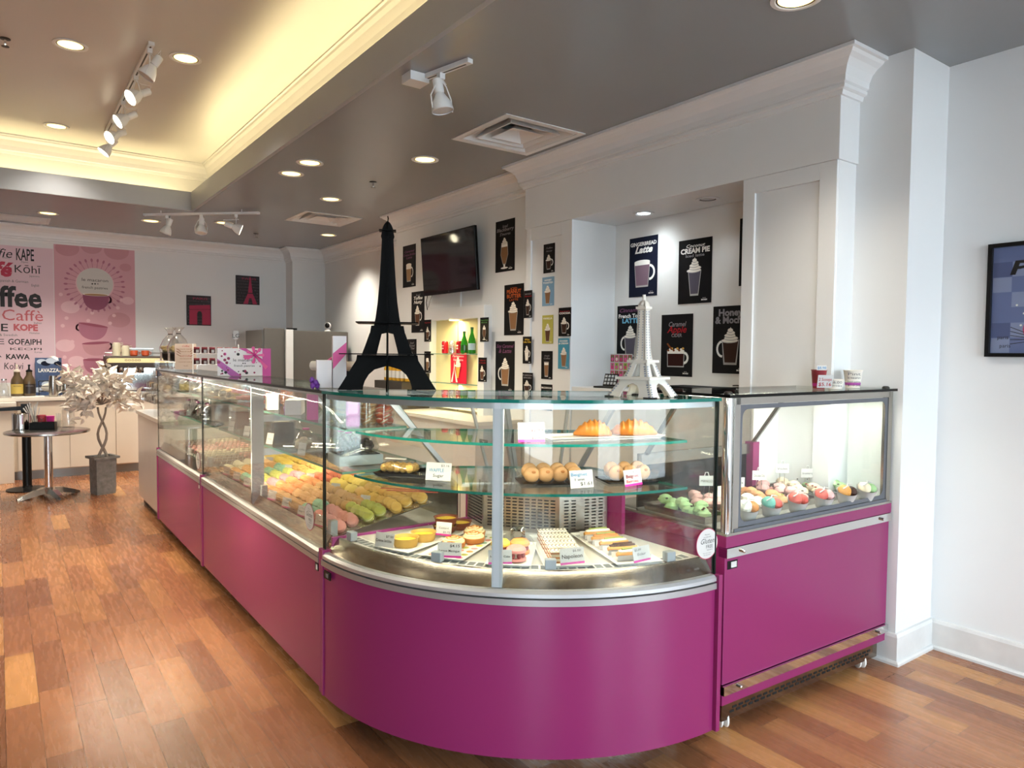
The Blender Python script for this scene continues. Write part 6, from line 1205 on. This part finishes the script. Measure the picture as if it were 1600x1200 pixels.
def eclair(lb, p, rz, top):
    t = thing('eclair', lb, 'eclair', p, rz, 'eclairs'); B().rings([[(-.062+.0135*i, .0205*math.sin(PI*(i+.4)/9.8)**.45*math.cos(a), .018+.017*math.sin(PI*(i+.4)/9.8)**.45*math.sin(a)) for a in [2*PI*j/12 for j in range(12)]] for i in range(10)], 'pastry').build('pastry', t)
    B().rings([[(-.052+.0115*i, .016*math.sin(PI*(i+.5)/10)**.4*math.cos(a), .030+.008*math.sin(PI*(i+.5)/10)**.4*math.sin(a)) for a in [2*PI*j/10 for j in range(10)]] for i in range(10)], top).build('icing', t)
    B().tube([(-.04, 0, .038), (.04, .003, .038)], .004, 'pistachio' if top != 'chocolate' else 'chocolate', 6).build('topping', t)
    B().rings([[(x, -.03, .022), (x, -.024, .001), (x, .024, .001), (x, .03, .022)] for x in (-.068, -.02, .02, .068)], 'paper', False, (False, False), closed=False).build('paper_case', t)
for i, m in enumerate(('icing', 'chocolate', 'icing', 'toast', 'icing')): eclair(f"eclair in a paper case, {ordn(i)} from the glass", P5(.14+.18*i, .0), r5+PI/2, m)
def C(lb, xy, z, lines, w=.085, h=.055, band=1): a = ang(*xy); return card(lb, (xy[0], xy[1], z), w, h, lines, math.radians(a+90)+.25, band)
C('white card for the creams in front of the gold tins', (1.195, 2.478), DZ+.012, (('$7.50', 'ink', .25, .68, .16), ('Crème brûlée', 'ink', -.05, .35, .2)), band=0)
C('white card between the gold tins and the brown dishes', tuple(P1(.56, -.30).xy), DZ+.013, (('Custard', 'ink grey', 0, .5, .15), ('$5.75', 'ink grey', .2, .2, .15)), .07, .055)
C('white card in front of the lemon tarts', (1.33, 2.215), DZ+.012, (('$4.15', 'ink', .22, .7, .18), ('Lemon Meringue', 'ink', 0, .38, .16)), .09, .055)
C('white card in front of the big filled macarons', (1.440, 2.045), DZ+.012, (('Napoleon Cake', 'ink', 0, .45, .16),), .085, .05)
C('white card reading Napoleon before the cream slices', (1.652, 1.895), DZ+.013, (('$6.00', 'ink grey', .2, .74, .15), ('Napoleon', 'ink', 0, .38, .24)), .095, .058)
C('white card reading Eclair before the eclairs', (1.885, 1.778), DZ+.013, (('$5.89', 'ink grey', -.2, .72, .16), ('Eclair', 'ink grey', 0, .42, .17)), .085, .055)
# ---- curved case shelves
S1, S2 = 1.0012, 1.1792
t = thing('black_platter', 'black platter with a wrapped waffle on the lower curved shelf', 'tray', (1.37, 2.56, S1), math.radians(-50)); B().bx(-.13, .11, -.07, .07, 0, .006, 'gloss black').sweep([(-.13, -.07), (.11, -.07), (.11, .07), (-.13, .07)], [(0, .004), (.012, .016), (.014, .016), (.004, .004)], 'gloss black', side=-1, closed=True).build('tray_base', t)
t = thing('waffle', 'wrapped golden waffle on the black platter', 'waffle', (1.335, 2.62, S1+.007), math.radians(-55)); b = B()
for i in range(5):
    for j in range(3): b.ball((-.056+.028*i, -.028+.028*j, .02), (.018, .018, .018), 'mac gold', 8, 5, jit=.08)
b.build('waffle_body', t); b = B(); b.ball((0, 0, .022), (.088, .056, .03), 'cellophane', 16, 8, jit=.06); b.add([(.08, -.01, .02), (.12, -.04, .03), (.125, .04, .025), (.08, .02, .03)], [(0, 1, 2, 3)], 'cellophane').build('wrapper', t)
B().box((-.02, 0, .054), (.09, .02, .002), 'cream').build('wrapper_label', t)
C('white card reading Waffle Sugar on the lower curved shelf', (1.385, 2.395), S1, (('$3.16', 'ink grey', .25, .78, .13), ('WAFFLE', 'ink blue', -.08, .48, .2), ('Sugar', 'ink', 0, .2, .17)), .105, .07, 0)
def beignets(lb, c, rz, n, word):
    t = thing('pastry_box', lb, 'pastry box', (c[0], c[1], S1), rz, 'beignet boxes'); w = n*.056+.02
    B().bx(-w/2-.01, w/2+.01, -.075, .075, 0, .006, 'gloss black').build('black_base', t); B().rings([[(-w/2, -.07, .006), (w/2, -.07, .006), (w/2, .07, .006), (-w/2, .07, .006)], [(-w/2-.012, -.078, .045), (w/2+.012, -.078, .045), (w/2+.012, .078, .045), (-w/2-.012, .078, .045)]], 'clear glass', False, (False, False)).build('clear_tray', t)
    R = Matrix.Translation((c[0], c[1], S1)) @ Matrix.Rotation(rz, 4, 'Z'); k0 = None
    for j in range(2):
        for i in range(n):
            p = R @ Vector((-w/2+.038+.056*i, -.03+.055*j, .0345+.006*j)); l2 = f"sugared round beignet, {ordn(i)} along the {('front', 'back')[j]} row of the {word} box"
            if 'bg' not in protos:
                q = thing('beignet', l2, 'beignet', p, rz, 'beignets on the lower curved shelf'); B().ball((0, 0, 0), (.032, .022, .031), 'sugar bun', 14, 8, jit=.015).build('bun', q); B().ball((.004, -.019, .012), (.009, .004, .006), 'crust', 8, 5).build('browned_spot', q); protos['bg'] = q
            else: dup(protos['bg'], p, rz+random.uniform(-.15, .15), l2)
beignets('clear box of beignets beside the grey upright', (1.745, 2.135), math.radians(-27), 4, 'upright-side'); beignets('clear box of beignets at the freezer end of the lower shelf', (2.02, 2.0), math.radians(-22), 3, 'freezer-side')
C('white card reading Beignet on the lower curved shelf', (1.76, 1.97+.0), S1, (('Beignet', 'ink blue', -.1, .68, .2), ('1 unit', 'ink', -.1, .42, .14), ('$1.61', 'ink', .2, .14, .2)), .098, .066, 0); C('white card reading Beignet Berries on the lower curved shelf', (1.955, 1.895), S1, (('$1.61', 'ink grey', .2, .8, .13), ('Beignet', 'print red', -.03, .5, .21), ('Berries', 'print red', -.05, .2, .2)), .095, .062, 1)
PU, ru = tray('baking_tray', 'white tray of croissants on the upper curved shelf', (1.66, 2.065), (2.095, 1.935), .13, z=S2)
def croissant(lb, p, rz, L):
    t = thing('croissant', lb, 'croissant', p, rz, 'croissants on the upper shelf'); rs = []
    n = 26
    for i in range(n+1):
        f = i/n*2-1; R = (.029*(1-abs(f)**2.2)+.006)*(1+.09*math.cos(i*1.9)); cx, cy = L/2*f, .045*f*f; rs.append([(cx, cy+R*math.cos(a)*.95, R*.92+R*.92*math.sin(a)) for a in [2*PI*j/14 for j in range(14)]])
    mat('croissant', 'c07a2c', .38, var=.35, scale=30, bump=.3); B().rings(rs, 'croissant').build('body', t)
croissant('large golden croissant nearer the freezer', PU(.80, -.12), -.75, .185); croissant('croissant partly behind the window reflection', PU(.44, .0), -.6, .15)
C('white card with croissant prices on the upper curved shelf', (1.565, 2.03), S2, (('Croissant', 'ink blue', -.1, .76, .15), ('$2.90', 'print red', .2, .54, .17), ('Chocolate Croissant', 'ink blue', 0, .34, .14), ('$2.90', 'print red', .2, .16, .15)), .10, .072, 1)
# ---- gelato
pans = (('green', 'gel green'), ('pink', 'gel pink'), ('white and chocolate', 'gel white'), ('orange', 'gel orange'), ('blush', 'gel pink'), ('cream', 'gel cream'), ('pale green', 'gel green'))
for i, (nm, m) in enumerate(pans):
    x = .10+.165*i; t = thing('gelato_pan', f"steel pan of {nm} gelato, {ordn(i)} from the curved case in the freezer", 'gelato pan', F(x, .13, .806), FR, 'gelato pans'); B().bx(-.07, .07, 0, .34, 0, .02, 'steel').sweep([(-.07, 0), (.07, 0), (.07, .34), (-.07, .34)], [(0, 0), (0, .03), (.008, .032), (.008, .03), (.002, 0)], 'steel', side=-1, closed=True).build('pan', t)
    b = B(); [b.ball((random.uniform(-.035, .035), .04+.03*k, .026+.012*(k % 3)), (.032, .032, .022), m, 10, 6, jit=.12) for k in range(9)]; tag(b.build('gelato', t), kind='stuff')
    b = B(); [b.ball((random.uniform(-.04, .04), random.uniform(.03, .3), .05+random.uniform(0, .012)), (.008, .006, .004), ('chocolate', 'fruit', 'chocolate', 'pistachio')[i % 4], 6, 4) for k in range(10)]; tag(b.build('sprinkling', t), kind='stuff')
cups = ((1165, 805, 'gel white', 'toast', 'cream and caramel'), (1198, 800, 'gel teal', 'gel red', 'teal and red'), (1235, 795, 'gel red', 'gel red', 'red'), (1272, 788, 'gel red', 'gel pink', 'coral'), (1304, 782, 'gel mango', 'chocolate', 'mango and chocolate'), (1331, 776, 'gel cream', 'gel green', 'cream and green'))
for i, (px, py, m, m2, nm) in enumerate(cups):
    q = at(px, py, y=1.795); t = thing('gelato_cup', f"white paper cup of {nm} gelato behind the freezer glass", 'gelato cup', (q.x, 1.785-.012*i, .812), math.radians(-40), 'gelato cups'); T = Matrix.Translation((0, 0, .042)) @ Matrix.Rotation(.34, 4, 'X')
    B(T).lathe([(.031, -.038), (.046, .022), (.048, .024), (.044, .02)], 'paper', n=22, caps=(True, False)).build('cup_body', t); b = B(T); b.ball((-.012, 0, .024), (.03, .036, .024), m, 12, 7, jit=.06).ball((.02, 0, .022), (.022, .032, .02), m2, 12, 7, jit=.06); b.build('gelato', t)
    B(T).tube([(-.03, -.02, .045), (-.01, -.01, .052), (.0, .015, .052), (.025, .02, .045)], .003, 'paper', 5).build('drizzle', t)
for px, py, txt in ((1104, 751, 'MANGO'), (1152, 753, 'Vanilla'), (1186, 742, 'Chocolate Chip'), (1222, 731, 'Violet'), (1261, 738, 'Strawberry'), (1289, 731, 'Stracciatella')):
    q = at(px, py+8, y=2.02) if px > 1110 else at(px, py+8, y=2.03); q.x = max(q.x, 2.36)
    t = thing('flavour_sign', f"small flavour sign on wire legs reading {txt} in the freezer", 'flavour sign', (q.x, q.y, .865), math.radians(-35), 'gelato flavour signs'); z = q.z-.865
    b = B(); [b.tube([(s*.012, 0, 0), (s*.012, 0, z)], .0016, 'chrome', 5) for s in (-1, 1)]; b.build('wire_legs', t); B().bx(-.033, .033, -.002, 0, z, z+.045, 'paper').tube([(-.01, 0, z+.045), (-.006, 0, z+.06), (.006, 0, z+.06), (.01, 0, z+.045)], .0025, 'paper', 5).build('card', t)
    B(frame_at((0, -.0026, z), (1, 0, 0), (0, 0, 1), (0, -1, 0))).text(txt, 'ink', 0, .016, 0, .012, width=.052).build('lettering', t)
# red sticks lying over the far macarons
for i in range(2):
    a, b_ = at(585, 787-7*i, z=.86), at(668, 775-8*i, z=.86); a = Vector((1.45, 2.98+.06*i, .862)); b_ = Vector((1.62, 2.80+.06*i, .862))
    tag(B().tube([a, b_], .0025, 'gel red', 6).build('divider_stick'), f"thin red stick over the gold macarons, {('nearer', 'farther')[i]} of the pair", 'stick')
